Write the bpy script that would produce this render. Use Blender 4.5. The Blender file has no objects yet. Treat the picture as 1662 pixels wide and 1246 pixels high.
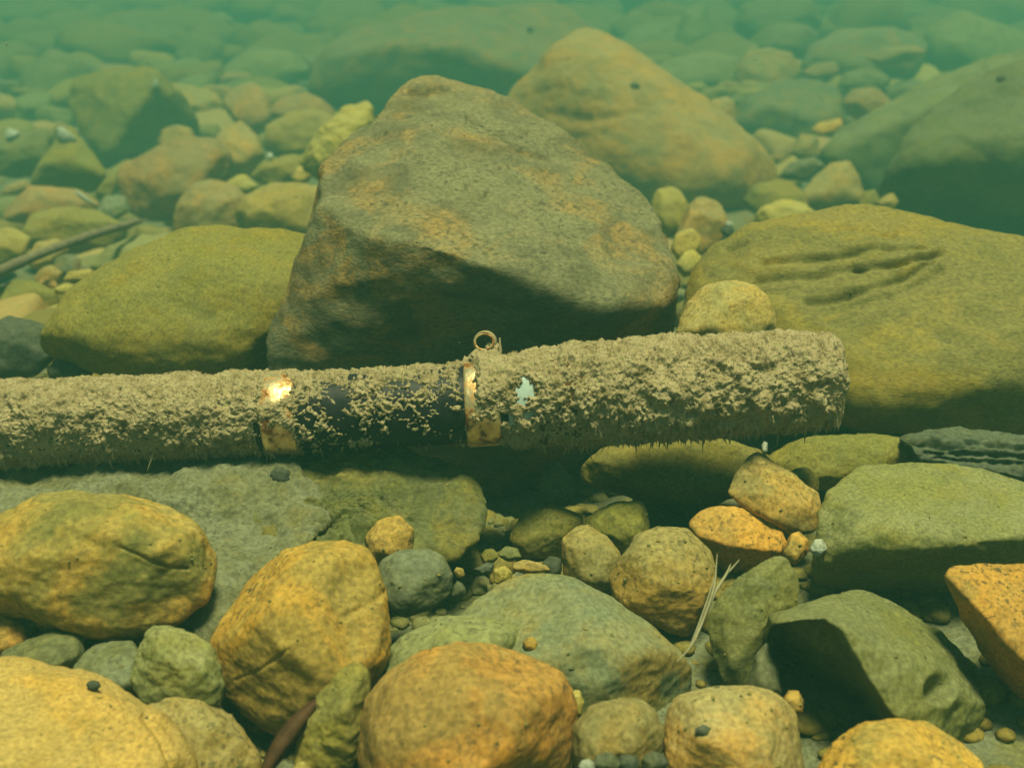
import bpy, bmesh, math, random
import numpy as np
from mathutils import Vector

random.seed(7)
RNG = np.random.default_rng(11)
scene = bpy.context.scene
COL = scene.collection

# ------------------------------------------------------------------ camera
PITCH = math.radians(20.0)
CAMH = 0.22
HFOV = math.radians(50.0)
W0, H0 = 1662.0, 1246.0
FPX = W0 / 2 / math.tan(HFOV / 2)
CAM = np.array([0.0, 0.0, CAMH])
FW = np.array([0.0, math.cos(PITCH), -math.sin(PITCH)])
UP = np.array([0.0, math.sin(PITCH), math.cos(PITCH)])
RT = np.array([1.0, 0.0, 0.0])

cd = bpy.data.cameras.new("camera")
cam = bpy.data.objects.new("camera", cd)
COL.objects.link(cam)
cam.location = CAM
cam.rotation_euler = (math.radians(90) - PITCH, 0, 0)
cd.sensor_width = 36.0
cd.lens = 18.0 / math.tan(HFOV / 2)
cd.clip_start = 0.01
cd.clip_end = 200.0
cd.dof.use_dof = True
cd.dof.focus_distance = 0.44
cd.dof.aperture_fstop = 15.0
scene.camera = cam

# ------------------------------------------------------------------ light
SUN_ELEV = math.radians(81)
SUN_AZ = math.radians(155)      # compass-like: 0 = +Y (ahead), 90 = +X (right), 180 = behind the camera
world = bpy.data.worlds.new("World")
scene.world = world
world.use_nodes = True
wn = world.node_tree.nodes
wl = world.node_tree.links
sky = wn.new("ShaderNodeTexSky")
sky.sky_type = 'NISHITA'
sky.sun_disc = False
sky.sun_elevation = SUN_ELEV
sky.sun_rotation = SUN_AZ
bgn = wn["Background"]
bgn.inputs[1].default_value = 0.05
tint = wn.new("ShaderNodeMix"); tint.data_type = 'RGBA'; tint.blend_type = 'MULTIPLY'
tint.inputs[0].default_value = 1.0
tint.inputs[7].default_value = (0.85, 1.0, 0.62, 1)      # daylight filtered by the water above
wl.new(sky.outputs[0], tint.inputs[6])
wl.new(tint.outputs[2], bgn.inputs[0])

sd = bpy.data.lights.new("sun", 'SUN')
sun = bpy.data.objects.new("sun", sd)
COL.objects.link(sun)
sd.energy = 5.0
sd.angle = math.radians(16)
sd.color = (0.97, 0.95, 0.56)
sv = Vector((math.cos(SUN_ELEV) * math.sin(SUN_AZ), math.cos(SUN_ELEV) * math.cos(SUN_AZ), math.sin(SUN_ELEV)))
sun.rotation_euler = sv.to_track_quat('Z', 'Y').to_euler()

scene.view_settings.view_transform = 'Standard'
scene.view_settings.look = 'None'
scene.view_settings.gamma = 1.0
scene.view_settings.exposure = 0.72
scene.cycles.use_denoising = True
scene.cycles.max_bounces = 6
scene.cycles.diffuse_bounces = 1
scene.cycles.glossy_bounces = 2
scene.cycles.volume_bounces = 1
scene.cycles.caustics_reflective = False
scene.cycles.caustics_refractive = False

# ------------------------------------------------------------------ numeric helpers
_perm = np.random.default_rng(3).permutation(4096).astype(np.int64)
_grad = np.random.default_rng(5).normal(size=(4096, 3))
_grad /= np.linalg.norm(_grad, axis=1)[:, None]


def pn(P):
    """gradient noise of points P (N,3), about -0.7..0.7"""
    P = np.asarray(P, float)
    I = np.floor(P).astype(np.int64)
    Fr = P - I
    S = Fr * Fr * Fr * (Fr * (Fr * 6 - 15) + 10)
    out = np.zeros(len(P))
    for dx in (0, 1):
        for dy in (0, 1):
            for dz in (0, 1):
                h = _perm[(_perm[(_perm[(I[:, 0] + dx) & 4095] + I[:, 1] + dy) & 4095] + I[:, 2] + dz) & 4095]
                g = _grad[h]
                dot = g[:, 0] * (Fr[:, 0] - dx) + g[:, 1] * (Fr[:, 1] - dy) + g[:, 2] * (Fr[:, 2] - dz)
                w = (S[:, 0] if dx else 1 - S[:, 0]) * (S[:, 1] if dy else 1 - S[:, 1]) * (S[:, 2] if dz else 1 - S[:, 2])
                out += w * dot
    return out


def fbm(P, octv=3, gain=0.5):
    out = np.zeros(len(P))
    a = 1.0
    for k in range(octv):
        out += a * pn(P * (2.03 ** k) + 17.3 * k)
        a *= gain
    return out


def billow(P, octv=3, gain=0.5):
    out = np.zeros(len(P))
    a = 1.0
    for k in range(octv):
        out += a * np.abs(pn(P * (2.1 ** k) + 31.7 * k))
        a *= gain
    return out


def at(px, py, d):
    """point seen at photo pixel px,py at axial distance d metres"""
    return CAM + d * (FW + (px - W0 / 2) / FPX * RT - (py - H0 / 2) / FPX * UP)


def far_d(d):
    return d if d <= 0.6 else 0.6 + (min(d, 1.6) - 0.6) * 3.0 + max(0.0, d - 1.6) * 1.3


def ground_d(py):
    v = (py - H0 / 2) / FPX
    return min(4.2, CAMH / max(0.03, math.sin(PITCH) + v * math.cos(PITCH)))


def project(P):
    q = P - CAM
    z = q @ FW
    return np.stack([W0 / 2 + FPX * (q @ RT) / z, H0 / 2 - FPX * (q @ UP) / z, z], 1)


_ico = {}


def ico(level):
    if level not in _ico:
        bm = bmesh.new()
        bmesh.ops.create_icosphere(bm, subdivisions=level, radius=1.0)
        bm.verts.ensure_lookup_table()
        V = np.array([v.co[:] for v in bm.verts])
        F = np.array([[l.vert.index for l in f.loops] for f in bm.faces])
        E = np.array([[e.verts[0].index, e.verts[1].index] for e in bm.edges])
        bm.free()
        deg = np.bincount(E.ravel(), minlength=len(V)).astype(float)
        _ico[level] = (V, F, E, deg)
    return _ico[level]


def smooth(P, E, deg, n, lam=0.6):
    N = len(P)
    for _ in range(n):
        Q = np.empty_like(P)
        for c in range(3):
            Q[:, c] = np.bincount(E[:, 0], P[E[:, 1], c], N) + np.bincount(E[:, 1], P[E[:, 0], c], N)
        P = P + lam * (Q / deg[:, None] - P)
    return P


def vnormals(P, F):
    a, b, c = P[F[:, 0]], P[F[:, 1]], P[F[:, 2]]
    n = np.cross(b - a, c - a)
    out = np.zeros_like(P)
    for k in range(3):
        for j in range(3):
            out[:, j] += np.bincount(F[:, k], n[:, j], len(P))
    return out / (np.linalg.norm(out, axis=1)[:, None] + 1e-12)


def mesh_obj(name, P, F, mat, parent=None, smooth_shade=True):
    """P (N,3) points, F (M,k) equal-size faces -> one linked mesh object"""
    me = bpy.data.meshes.new(name)
    P = np.asarray(P, np.float32)
    F = np.asarray(F, np.int32)
    k = F.shape[1]
    me.vertices.add(len(P))
    me.vertices.foreach_set("co", P.ravel())
    me.loops.add(F.size)
    me.loops.foreach_set("vertex_index", F.ravel())
    me.polygons.add(len(F))
    me.polygons.foreach_set("loop_start", np.arange(0, F.size, k, dtype=np.int32))
    me.polygons.foreach_set("loop_total", np.full(len(F), k, np.int32))
    me.polygons.foreach_set("use_smooth", np.full(len(F), smooth_shade, bool))
    me.update(calc_edges=True)
    me.validate()
    me.materials.append(mat)
    o = bpy.data.objects.new(name, me)
    COL.objects.link(o)
    if parent is not None:
        o.parent = parent
    return o


def tag(o, label=None, cat=None, group=None, kind=None):
    if label: o["label"] = label
    if cat: o["category"] = cat
    if group: o["group"] = group
    if kind: o["kind"] = kind
    return o


# ------------------------------------------------------------------ materials
def lin(r, g, b):
    f = lambda c: (c / 255 / 12.92) if c / 255 <= 0.04045 else ((c / 255 + 0.055) / 1.055) ** 2.4
    return (f(r), f(g), f(b), 1)


def rock_mat(name, c1, c2, c3, dust=(0.24, 0.23, 0.12), dust_amt=0.45, speck=0.5, patch=9.0, bump=0.5, bands=None, mid=0.45, mscale=8.0, alg=0.5, algc=(0.12, 0.125, 0.028), speckc=(0.045, 0.045, 0.025)):
    m = bpy.data.materials.new(name)
    m.use_nodes = True
    nt = m.node_tree
    N, L = nt.nodes, nt.links
    bsdf = N["Principled BSDF"]
    tc = N.new("ShaderNodeTexCoord")
    info = N.new("ShaderNodeObjectInfo")
    add = N.new("ShaderNodeVectorMath"); add.operation = 'ADD'
    rv = N.new("ShaderNodeCombineXYZ")
    mul = N.new("ShaderNodeMath"); mul.operation = 'MULTIPLY'; mul.inputs[1].default_value = 37.0
    L.new(info.outputs["Random"], mul.inputs[0])
    for k in range(3):
        L.new(mul.outputs[0], rv.inputs[k])
    vs = N.new("ShaderNodeVectorMath"); vs.operation = 'SCALE'
    L.new(tc.outputs["Object"], vs.inputs[0])
    sm_ = N.new("ShaderNodeMapRange"); sm_.inputs[3].default_value = 0.7; sm_.inputs[4].default_value = 1.45
    f2 = N.new("ShaderNodeMath"); f2.operation = 'FRACT'
    f1 = N.new("ShaderNodeMath"); f1.operation = 'MULTIPLY'; f1.inputs[1].default_value = 13.7
    L.new(info.outputs["Random"], f1.inputs[0]); L.new(f1.outputs[0], f2.inputs[0]); L.new(f2.outputs[0], sm_.inputs[0])
    L.new(sm_.outputs[0], vs.inputs["Scale"])
    L.new(vs.outputs[0], add.inputs[0]); L.new(rv.outputs[0], add.inputs[1])

    if bands:
        mp = N.new("ShaderNodeMapping"); mp.inputs["Rotation"].default_value = bands[:3]; mp.inputs["Scale"].default_value = (1, 1, bands[3])
        L.new(add.outputs[0], mp.inputs["Vector"])
        add = mp

    def noise(scale, detail, rough=0.55, dist=0.0):
        n = N.new("ShaderNodeTexNoise")
        n.inputs["Scale"].default_value = scale
        n.inputs["Detail"].default_value = detail
        n.inputs["Roughness"].default_value = rough
        n.inputs["Distortion"].default_value = dist
        L.new(add.outputs[0], n.inputs["Vector"])
        return n

    def ramp(src, a, b, va=0.0, vb=1.0):
        r = N.new("ShaderNodeMapRange")
        r.interpolation_type = 'SMOOTHSTEP'
        r.inputs[1].default_value = a; r.inputs[2].default_value = b
        r.inputs[3].default_value = va; r.inputs[4].default_value = vb
        L.new(src, r.inputs[0])
        return r.outputs[0]

    def mix(fac, A, B, typ='MIX'):
        x = N.new("ShaderNodeMix"); x.data_type = 'RGBA'; x.blend_type = typ
        if isinstance(fac, float): x.inputs[0].default_value = fac
        else: L.new(fac, x.inputs[0])
        for s, v in ((x.inputs[6], A), (x.inputs[7], B)):
            if isinstance(v, tuple): s.default_value = v if len(v) == 4 else (*v, 1)
            else: L.new(v, s)
        return x.outputs[2]

    def spk(a, mask):
        x = N.new("ShaderNodeMath"); x.operation = 'MULTIPLY'
        L.new(a, x.inputs[0]); L.new(ramp(mask, 0.56, 0.40, 0.35, 1.0), x.inputs[1])
        return x.outputs[0]

    n_big = noise(patch * 1.7, 4, 0.58, 0.9)
    n_mid = noise(patch * mscale, 7, 0.70, 0.3)
    n_alg = noise(patch * 2.3, 5, 0.62, 0.7)
    n_rel = noise(patch * 5, 3, 0.5)
    n_fine = noise(520, 5, 0.65)
    n_sp = noise(400, 3, 0.6)
    col = mix(ramp(n_big.outputs[0], 0.44, 0.56), c1, c2)
    col = mix(ramp(n_mid.outputs[0], 0.48, 0.68, 0, mid), col, c3)
    col = mix(ramp(n_alg.outputs[0], 0.50, 0.60, 0, alg), col, algc)
    # settled silt on upward faces, in patches
    geo = N.new("ShaderNodeNewGeometry")
    sep = N.new("ShaderNodeSeparateXYZ"); L.new(geo.outputs["Normal"], sep.inputs[0])
    n_d = noise(patch * 2.6, 6, 0.65, 0.4)
    upf = ramp(sep.outputs[2], 0.1, 0.95)
    da = N.new("ShaderNodeMath"); da.operation = 'MULTIPLY'
    L.new(upf, da.inputs[0]); L.new(ramp(n_d.outputs[0], 0.36, 0.62, 0.15, dust_amt * 1.6), da.inputs[1])
    da.use_clamp = True
    col = mix(da.outputs[0], col, dust)
    # grain
    g = ramp(n_fine.outputs[0], 0.30, 0.70, 0.70, 1.27)
    gc = N.new("ShaderNodeCombineXYZ")
    for k in range(3): L.new(g, gc.inputs[k])
    col = mix(1.0, col, gc.outputs[0], 'MULTIPLY')
    # dark mineral specks and pits
    col = mix(spk(ramp(n_sp.outputs[0], 0.55, 0.62, 0, speck), n_alg.outputs[0]), col, speckc)
    # per-stone hue
    hsv = N.new("ShaderNodeHueSaturation")
    L.new(ramp(info.outputs["Random"], 0, 1, 0.495, 0.512), hsv.inputs["Hue"])
    hsv.inputs["Saturation"].default_value = 1.0
    hv = N.new("ShaderNodeMath"); hv.operation = 'MULTIPLY'; hv.inputs[1].default_value = 7.31
    fr = N.new("ShaderNodeMath"); fr.operation = 'FRACT'
    L.new(info.outputs["Random"], hv.inputs[0]); L.new(hv.outputs[0], fr.inputs[0])
    L.new(ramp(fr.outputs[0], 0, 1, 0.85, 1.15), hsv.inputs["Value"])
    L.new(col, hsv.inputs["Color"])
    L.new(hsv.outputs[0], bsdf.inputs["Base Color"])
    bsdf.inputs["Roughness"].default_value = 0.85
    bsdf.inputs["Specular IOR Level"].default_value = 0.15
    b1 = N.new("ShaderNodeBump"); b1.inputs["Strength"].default_value = bump; b1.inputs["Distance"].default_value = 0.0011
    b2 = N.new("ShaderNodeBump"); b2.inputs["Strength"].default_value = bump * 0.8; b2.inputs["Distance"].default_value = 0.0006
    L.new(n_rel.outputs[0], b1.inputs["Height"])
    L.new(n_fine.outputs[0], b2.inputs["Height"])
    L.new(b1.outputs[0], b2.inputs["Normal"])
    L.new(b2.outputs[0], bsdf.inputs["Normal"])
    return m


M = {}
M['orange'] = rock_mat("orange_stone", (0.48, 0.228, 0.030), (0.36, 0.18, 0.030), (0.24, 0.155, 0.04), dust=(0.38, 0.26, 0.075), dust_amt=0.35, speck=0.8, alg=0.6, algc=(0.15, 0.135, 0.042), bump=0.4, mid=0.25, mscale=5.0)
M['tan'] = rock_mat("tan_stone", (0.38, 0.215, 0.046), (0.29, 0.19, 0.05), (0.21, 0.165, 0.055), dust=(0.25, 0.22, 0.10), dust_amt=0.4, speck=0.55, alg=0.5, algc=(0.15, 0.15, 0.062), bump=0.4, mid=0.35, mscale=4.0)
M['ochre'] = rock_mat("ochre_stone", (0.32, 0.185, 0.034), (0.17, 0.135, 0.03), (0.12, 0.11, 0.028), dust=(0.27, 0.215, 0.07), dust_amt=0.45, speck=0.5, alg=0.75, algc=(0.085, 0.09, 0.025), bump=0.6, mid=0.5, mscale=6.0)
M['olive'] = rock_mat("olive_stone", (0.18, 0.15, 0.024), (0.23, 0.17, 0.028), (0.11, 0.105, 0.030), dust=(0.185, 0.17, 0.05), speck=0.45, alg=0.45, algc=(0.10, 0.105, 0.04), mid=0.5, mscale=12.0)
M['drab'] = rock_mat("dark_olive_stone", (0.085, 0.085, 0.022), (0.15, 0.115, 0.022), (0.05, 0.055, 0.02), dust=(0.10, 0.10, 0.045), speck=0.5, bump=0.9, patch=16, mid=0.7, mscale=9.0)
M['yellow'] = rock_mat("yellow_stone", (0.33, 0.245, 0.045), (0.26, 0.20, 0.042), (0.21, 0.17, 0.05), dust=(0.30, 0.25, 0.085), speck=0.35, alg=0.4, algc=(0.20, 0.17, 0.05), bump=0.4, mid=0.3, mscale=5.0)
M['banded'] = rock_mat("banded_yellow_stone", (0.42, 0.24, 0.044), (0.28, 0.18, 0.044), (0.24, 0.18, 0.05), dust=(0.38, 0.26, 0.085), speck=0.4, alg=0.5, algc=(0.20, 0.17, 0.05), bump=0.6, bands=(0.3, 0.75, 0.2, 4.0), mid=0.6, mscale=6.0)
M['grey'] = rock_mat("grey_green_stone", (0.12, 0.13, 0.062), (0.18, 0.15, 0.045), (0.13, 0.125, 0.045), dust=(0.155, 0.165, 0.092), dust_amt=0.5, speck=0.35, alg=0.7, algc=(0.27, 0.16, 0.034), bump=0.4, mid=0.2, mscale=4.0)
M['silt'] = rock_mat("silt_covered_stone", (0.13, 0.138, 0.066), (0.105, 0.105, 0.036), (0.19, 0.165, 0.05), dust=(0.165, 0.175, 0.105), dust_amt=0.55, speck=0.5, alg=0.65, algc=(0.175, 0.15, 0.034), bump=1.0, patch=14, mid=0.5, mscale=9.0)
M['dark'] = rock_mat("dark_stone", (0.045, 0.055, 0.035), (0.06, 0.065, 0.04), (0.03, 0.035, 0.025), dust=(0.08, 0.09, 0.058), dust_amt=0.5, speck=0.3, alg=0.35, algc=(0.12, 0.12, 0.03))
M['brown'] = rock_mat("brown_granite", (0.115, 0.105, 0.055), (0.20, 0.12, 0.04), (0.05, 0.05, 0.03), dust=(0.15, 0.138, 0.072), dust_amt=0.45, speck=0.8, patch=12, bump=1.3, alg=0.7, algc=(0.055, 0.055, 0.03), bands=(0.2, 0.55, 0.0, 2.2), mid=0.75, mscale=10.0)
M['moss'] = rock_mat("algae_covered_stone", (0.155, 0.155, 0.04), (0.12, 0.125, 0.038), (0.20, 0.18, 0.045), dust=(0.185, 0.185, 0.085), dust_amt=0.5, speck=0.45, alg=0.55, algc=(0.19, 0.165, 0.034), bump=0.7, mid=0.5, mscale=10.0)
M['umber'] = rock_mat("brown_olive_stone", (0.22, 0.165, 0.028), (0.15, 0.13, 0.036), (0.11, 0.10, 0.032), dust=(0.175, 0.15, 0.05), speck=0.45, alg=0.55, algc=(0.27, 0.18, 0.03), bump=0.7, bands=(0.1, 0.25, 0.0, 2.5), mid=0.5, mscale=8.0)
M['deepmoss'] = rock_mat("dark_algae_stone", (0.115, 0.125, 0.04), (0.08, 0.09, 0.034), (0.16, 0.145, 0.042), dust=(0.14, 0.15, 0.075), dust_amt=0.5, speck=0.4, alg=0.5, algc=(0.16, 0.14, 0.034), bump=0.7)
M['slate'] = rock_mat("grey_pitted_stone", (0.085, 0.095, 0.055), (0.10, 0.105, 0.055), (0.06, 0.065, 0.04), dust=(0.12, 0.13, 0.08), dust_amt=0.5, speck=0.8, alg=0.4, algc=(0.16, 0.15, 0.035), mid=0.6)
M['white'] = rock_mat("white_pebble", (0.34, 0.37, 0.29), (0.28, 0.31, 0.24), (0.22, 0.24, 0.17), dust=(0.32, 0.34, 0.26), speck=0.1, alg=0.1)

NEAR = "cobbles in the foreground"
UNDER = "stones around the rod"
MIDL = "stones heaped on the left behind the rod"
MIDR = "stones heaped on the right behind the rod"
FAR = "hazy boulders in the distance"


SEEN = []
SURF = []


def rock(name, mat, label, pts, base=None, d=None, T=0.8, feat=(), sm=0.7, rough=1.0, lvl=6, tilt=0.25, group=None, cat="stone",
         cracks=(), seed=None, pits=(), crag=0.03, cut=6, hollow=None, lumps=0.0):
    """a stone with its own distance, size and thickness. pts: outline in photo pixels (x, y[, k]); k>0 stands out towards the camera,
    in half-sizes. feat: extra corner points (x, y, k) on the front."""
    seed = len(bpy.data.objects) * 1.37 if seed is None else seed
    A = np.array([(p[0], p[1], p[2] if len(p) > 2 else 0.0) for p in pts], float)
    xmin, ymin = A[:, 0].min(), A[:, 1].min()
    xmax, ymax = A[:, 0].max(), A[:, 1].max()
    c = np.array([(xmin + xmax) / 2, (ymin + ymax) / 2])
    if d is None:
        d = ground_d(base if base is not None else ymax - 0.12 * (ymax - ymin))
    if d == 'snap':
        best = 9.0
        for pr_ in SEEN:
            m_ = np.hypot(pr_[:, 0] - c[0], pr_[:, 1] - c[1]) < max(9, 0.5 * (xmax - xmin))
            if m_.any(): best = min(best, pr_[m_, 2].min())
        d = best + 0.30 * (xmax - xmin) * best / FPX
    else:
        d = far_d(d)
    s = 0.25 * ((xmax - xmin) + (ymax - ymin)) * d / FPX

    def P3(x, y, k):
        dd = d + tilt * (c[1] - y) * d / FPX - k * s
        return at(x, y, dd)
    H = [P3(*a) for a in A]
    for a in A:
        rings = [(0.82, -0.6 * T), (0.45, -0.92 * T)]
        if not feat:
            rings += [(0.82, 0.6 * T), (0.45, 0.92 * T)]
        for f, k in rings:
            q = c + (a[:2] - c) * f
            H.append(P3(q[0], q[1], k + a[2] * f))
    for f in feat:
        H.append(P3(*f))
    H = np.array(H)
    bm = bmesh.new()
    for h in H:
        bm.verts.new(h)
    bmesh.ops.convex_hull(bm, input=bm.verts)
    bm.normal_update()
    planes = [(f.normal[:], f.verts[0].co[:]) for f in bm.faces if f.calc_area() > 1e-12]
    bm.free()
    ctr = H.mean(0)
    n = np.array([p[0] for p in planes]); q = np.array([p[1] for p in planes])
    h = ((q - ctr) * n).sum(1)
    flip = h < 0
    n[flip] *= -1; h[flip] *= -1
    V, F, E, deg = ico(lvl)
    ext = np.array([np.abs((H - ctr) @ ax).max() for ax in (RT, UP, FW)])
    D = V[:, :1] * ext[0] * RT + V[:, 1:2] * ext[1] * UP + V[:, 2:3] * ext[2] * -FW
    D /= np.linalg.norm(D, axis=1)[:, None]
    r = np.full(len(D), 1e9)
    for i in range(len(h)):
        a = D @ n[i]
        with np.errstate(divide='ignore'):
            r = np.where(a > 1e-6, np.minimum(r, h[i] / np.maximum(a, 1e-6)), r)
    if cut and not feat:
        rg = np.random.default_rng(int(seed * 1000) % 99991)
        for _ in range(cut):
            u = rg.normal(size=3); u /= np.linalg.norm(u)
            if u @ FW > 0.2: u = -u
            hh = ((H - ctr) @ u).max() * rg.uniform(0.72, 0.93)
            a = D @ u
            r = np.where(a > 1e-6, np.minimum(r, hh / np.maximum(a, 1e-6)), r)
    P = ctr + D * r[:, None]
    its = int(0.6 * sm * 9 * 4 ** (lvl - 5))
    P = smooth(P, E, deg, max(1, its))
    # restore the outline's size
    for _ in range(2):
        pr = project(P)
        lo, hi = pr[:, :2].min(0), pr[:, :2].max(0)
        k = np.array([xmax - xmin, ymax - ymin]) / (hi - lo)
        nx = xmin + (pr[:, 0] - lo[0]) * k[0]
        ny = ymin + (pr[:, 1] - lo[1]) * k[1]
        z = pr[:, 2:3]
        P = CAM + z * (FW + ((nx - W0 / 2) / FPX)[:, None] * RT - ((ny - H0 / 2) / FPX)[:, None] * UP)
    # surface relief
    nr = vnormals(P, F)
    off = np.array([seed * 3.1, seed * 1.7, seed * 5.3])
    disp = 0.065 * s * rough * fbm(P / s * 1.3 + off, 2) + 0.03 * s * rough * fbm(P / s * 4.0 + off, 3)
    disp += 0.0005 * min(1.0, s / 0.02) * rough * fbm(P * 130 + off, 3)
    if lumps:
        disp = disp + lumps * (billow(P * 75 + off, 4, 0.6) - 0.3) * np.clip(0.4 + 1.5 * fbm(P * 18 + off, 2), 0, 1)
    if crag:
        rid = sum((0.5 ** k) * (0.35 - np.abs(pn(P / s * np.array([1.6, 2.2, 3.0]) * 2.05 ** k + off + 7 * k))) for k in range(5))
        disp = disp + crag * s * (rid - rid.mean())
    if cracks or pits:
        pr = project(P)
        front = ((P - CAM) * nr).sum(1) < 0
        for line, dep, wid in cracks:
            wob = 1.0 + 0.8 * fbm(P / s * 6 + off, 2)
            dist = np.full(len(P), 1e9)
            for (x0, y0), (x1, y1) in zip(line[:-1], line[1:]):
                dx, dy = x1 - x0, y1 - y0
                t = np.clip(((pr[:, 0] - x0) * dx + (pr[:, 1] - y0) * dy) / (dx * dx + dy * dy), 0, 1)
                dist = np.minimum(dist, np.hypot(pr[:, 0] - x0 - t * dx, pr[:, 1] - y0 - t * dy))
            disp = disp - np.where(front, dep * s * wob * np.exp(-(dist / wid) ** 2), 0)
        for x, y, rad, dep in pits:
            dist = np.hypot(pr[:, 0] - x, pr[:, 1] - y)
            disp = disp - np.where(front, dep * s * np.exp(-(dist / rad) ** 4), 0)
    P = P + nr * disp[:, None]
    if hollow:
        poly, dep, wid = hollow
        pr = project(P); x, y = pr[:, 0], pr[:, 1]
        ins = np.zeros(len(P), bool); dist = np.full(len(P), 1e9)
        for (x0, y0), (x1, y1) in zip(poly, poly[1:] + poly[:1]):
            if y0 != y1:
                ins ^= ((y0 > y) != (y1 > y)) & (x < (x1 - x0) * (y - y0) / (y1 - y0) + x0)
            t = np.clip(((x - x0) * (x1 - x0) + (y - y0) * (y1 - y0)) / ((x1 - x0) ** 2 + (y1 - y0) ** 2), 0, 1)
            dist = np.minimum(dist, np.hypot(x - x0 - t * (x1 - x0), y - y0 - t * (y1 - y0)))
        front = ((P - CAM) * nr).sum(1) < 0.02
        f = np.where(ins & front, np.clip(dist / wid, 0, 1), 0)
        P = P + (f * f * (3 - 2 * f) * dep * s)[:, None] * (FW + 0.25 * UP)
    SEEN.append(project(P))
    if group in (NEAR, UNDER): SURF.append((P, nr))
    ctr = P.mean(0)
    o = mesh_obj(name, P - ctr, F, M[mat])
    o.location = ctr
    tag(o, label, cat, group)
    return o


# ------------------------------------------------------------------ river bed
def bed_z(P):
    P = P * np.array([1, 1, 0])
    z = 0.012 * fbm(P * 9, 2) + 0.004 * fbm(P * 45 + 5, 3) + 0.0015 * billow(P * 160, 2) - 0.012
    z += 0.003 * (1 - np.clip((P[:, 1] - 0.40) / 0.06, 0, 1))
    z -= 0.36 * (1 - np.exp(-np.clip(P[:, 1] - 0.62, 0, 99) / 2.0))
    z -= 0.035 * np.exp(-(P[:, 0] / 0.075) ** 2 - ((P[:, 1] - 0.52) / 0.05) ** 2)      # scoured hollow at the boulder's foot
    far = np.clip((P[:, 1] - 1.6) / 6, 0, 1)
    z += 0.32 * (1 - np.exp(-np.clip(P[:, 1] - 2.2, 0, 99) / 2.2))
    z += 0.07 * np.clip(P[:, 1] - 4.6, 0, 99) * (1 - np.exp(-np.clip(P[:, 1] - 4.6, 0, 99)))
    return z + far * 0.08 * fbm(P * 1.1 + 9, 2)


def build_bed():
    ys = np.concatenate([np.linspace(-0.6, 0.1, 20, endpoint=False), np.linspace(0.1, 1.6, 300, endpoint=False),
                         np.linspace(1.6, 16.0, 160)])
    t = np.linspace(-1, 1, 361)
    xs = np.sign(t) * (0.9 * np.abs(t) + 9.0 * np.abs(t) ** 5)
    X, Y = np.meshgrid(xs, ys)
    P = np.stack([X.ravel(), Y.ravel(), np.zeros(X.size)], 1)
    P[:, 2] = bed_z(P)
    n, m = X.shape
    i = np.arange(n * m).reshape(n, m)
    F = np.stack([i[:-1, :-1], i[:-1, 1:], i[1:, 1:], i[1:, :-1]], -1).reshape(-1, 4)
    o = mesh_obj("river_bed", P, F, M['silt'])
    tag(o, kind="structure", label="grey green silt of the river bed between the stones")


build_bed()


def pebbles(name, label, mat, n, xr, yr, sr, z0, lvl, keep=None, seed=1):
    rg = np.random.default_rng(seed)
    V, F, E, deg = ico(lvl)
    Ps, Fs = [], []
    cnt = 0
    while cnt < n:
        x, y = rg.uniform(*xr), rg.uniform(*yr)
        r = sr[0] * (sr[1] / sr[0]) ** (rg.random() ** 1.6)
        sc = r * np.array([rg.uniform(.8, 1.3), rg.uniform(.8, 1.3), rg.uniform(.45, .8)])
        a = rg.uniform(0, 6.28)
        P = V * sc * (1 + 0.35 * pn(V * 1.3 + rg.uniform(0, 99, 3)) + 0.12 * pn(V * 3 + rg.uniform(0, 99, 3)))[:, None]
        P = P @ np.array([[math.cos(a), math.sin(a), 0], [-math.sin(a), math.cos(a), 0], [0, 0, 1]])
        zb = bed_z(np.array([[x, y, 0.0]]))[0]
        Ps.append(P + np.array([x, y, zb + sc[2] * rg.uniform(z0, 0.6)]))
        Fs.append(F + cnt * len(V))
        cnt += 1
    o = mesh_obj(name, np.concatenate(Ps), np.concatenate(Fs), mat)
    return tag(o, label, "gravel", kind="stuff")


pebbles("gravel", "fine olive gravel lying in the gaps between the stones", M['olive'], 7500, (-0.45, 0.45), (0.2, 0.9), (0.0012, 0.0075), 0.0, 2, seed=4)
pebbles("gravel", "patch of coarse dark olive gravel below the rod's shadow", M['moss'], 420, (-0.05, 0.05), (0.36, 0.52), (0.0012, 0.0042), 0.0, 3, seed=14)
pebbles("coarse_gravel", "coarse gravel and small stones covering the bed behind the boulders", M['umber'], 2600, (-2.2, 2.2), (0.62, 4.2), (0.006, 0.032), -0.1, 2, seed=24)
pebbles("distant_stones", "far off hazy mass of river stones fading into green water", M['olive'], 2200, (-6, 6), (4.6, 12.0), (0.06, 0.24), -0.1, 3, seed=9)

# ------------------------------------------------------------------ the stones
exec_list = []
R = rock
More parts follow.
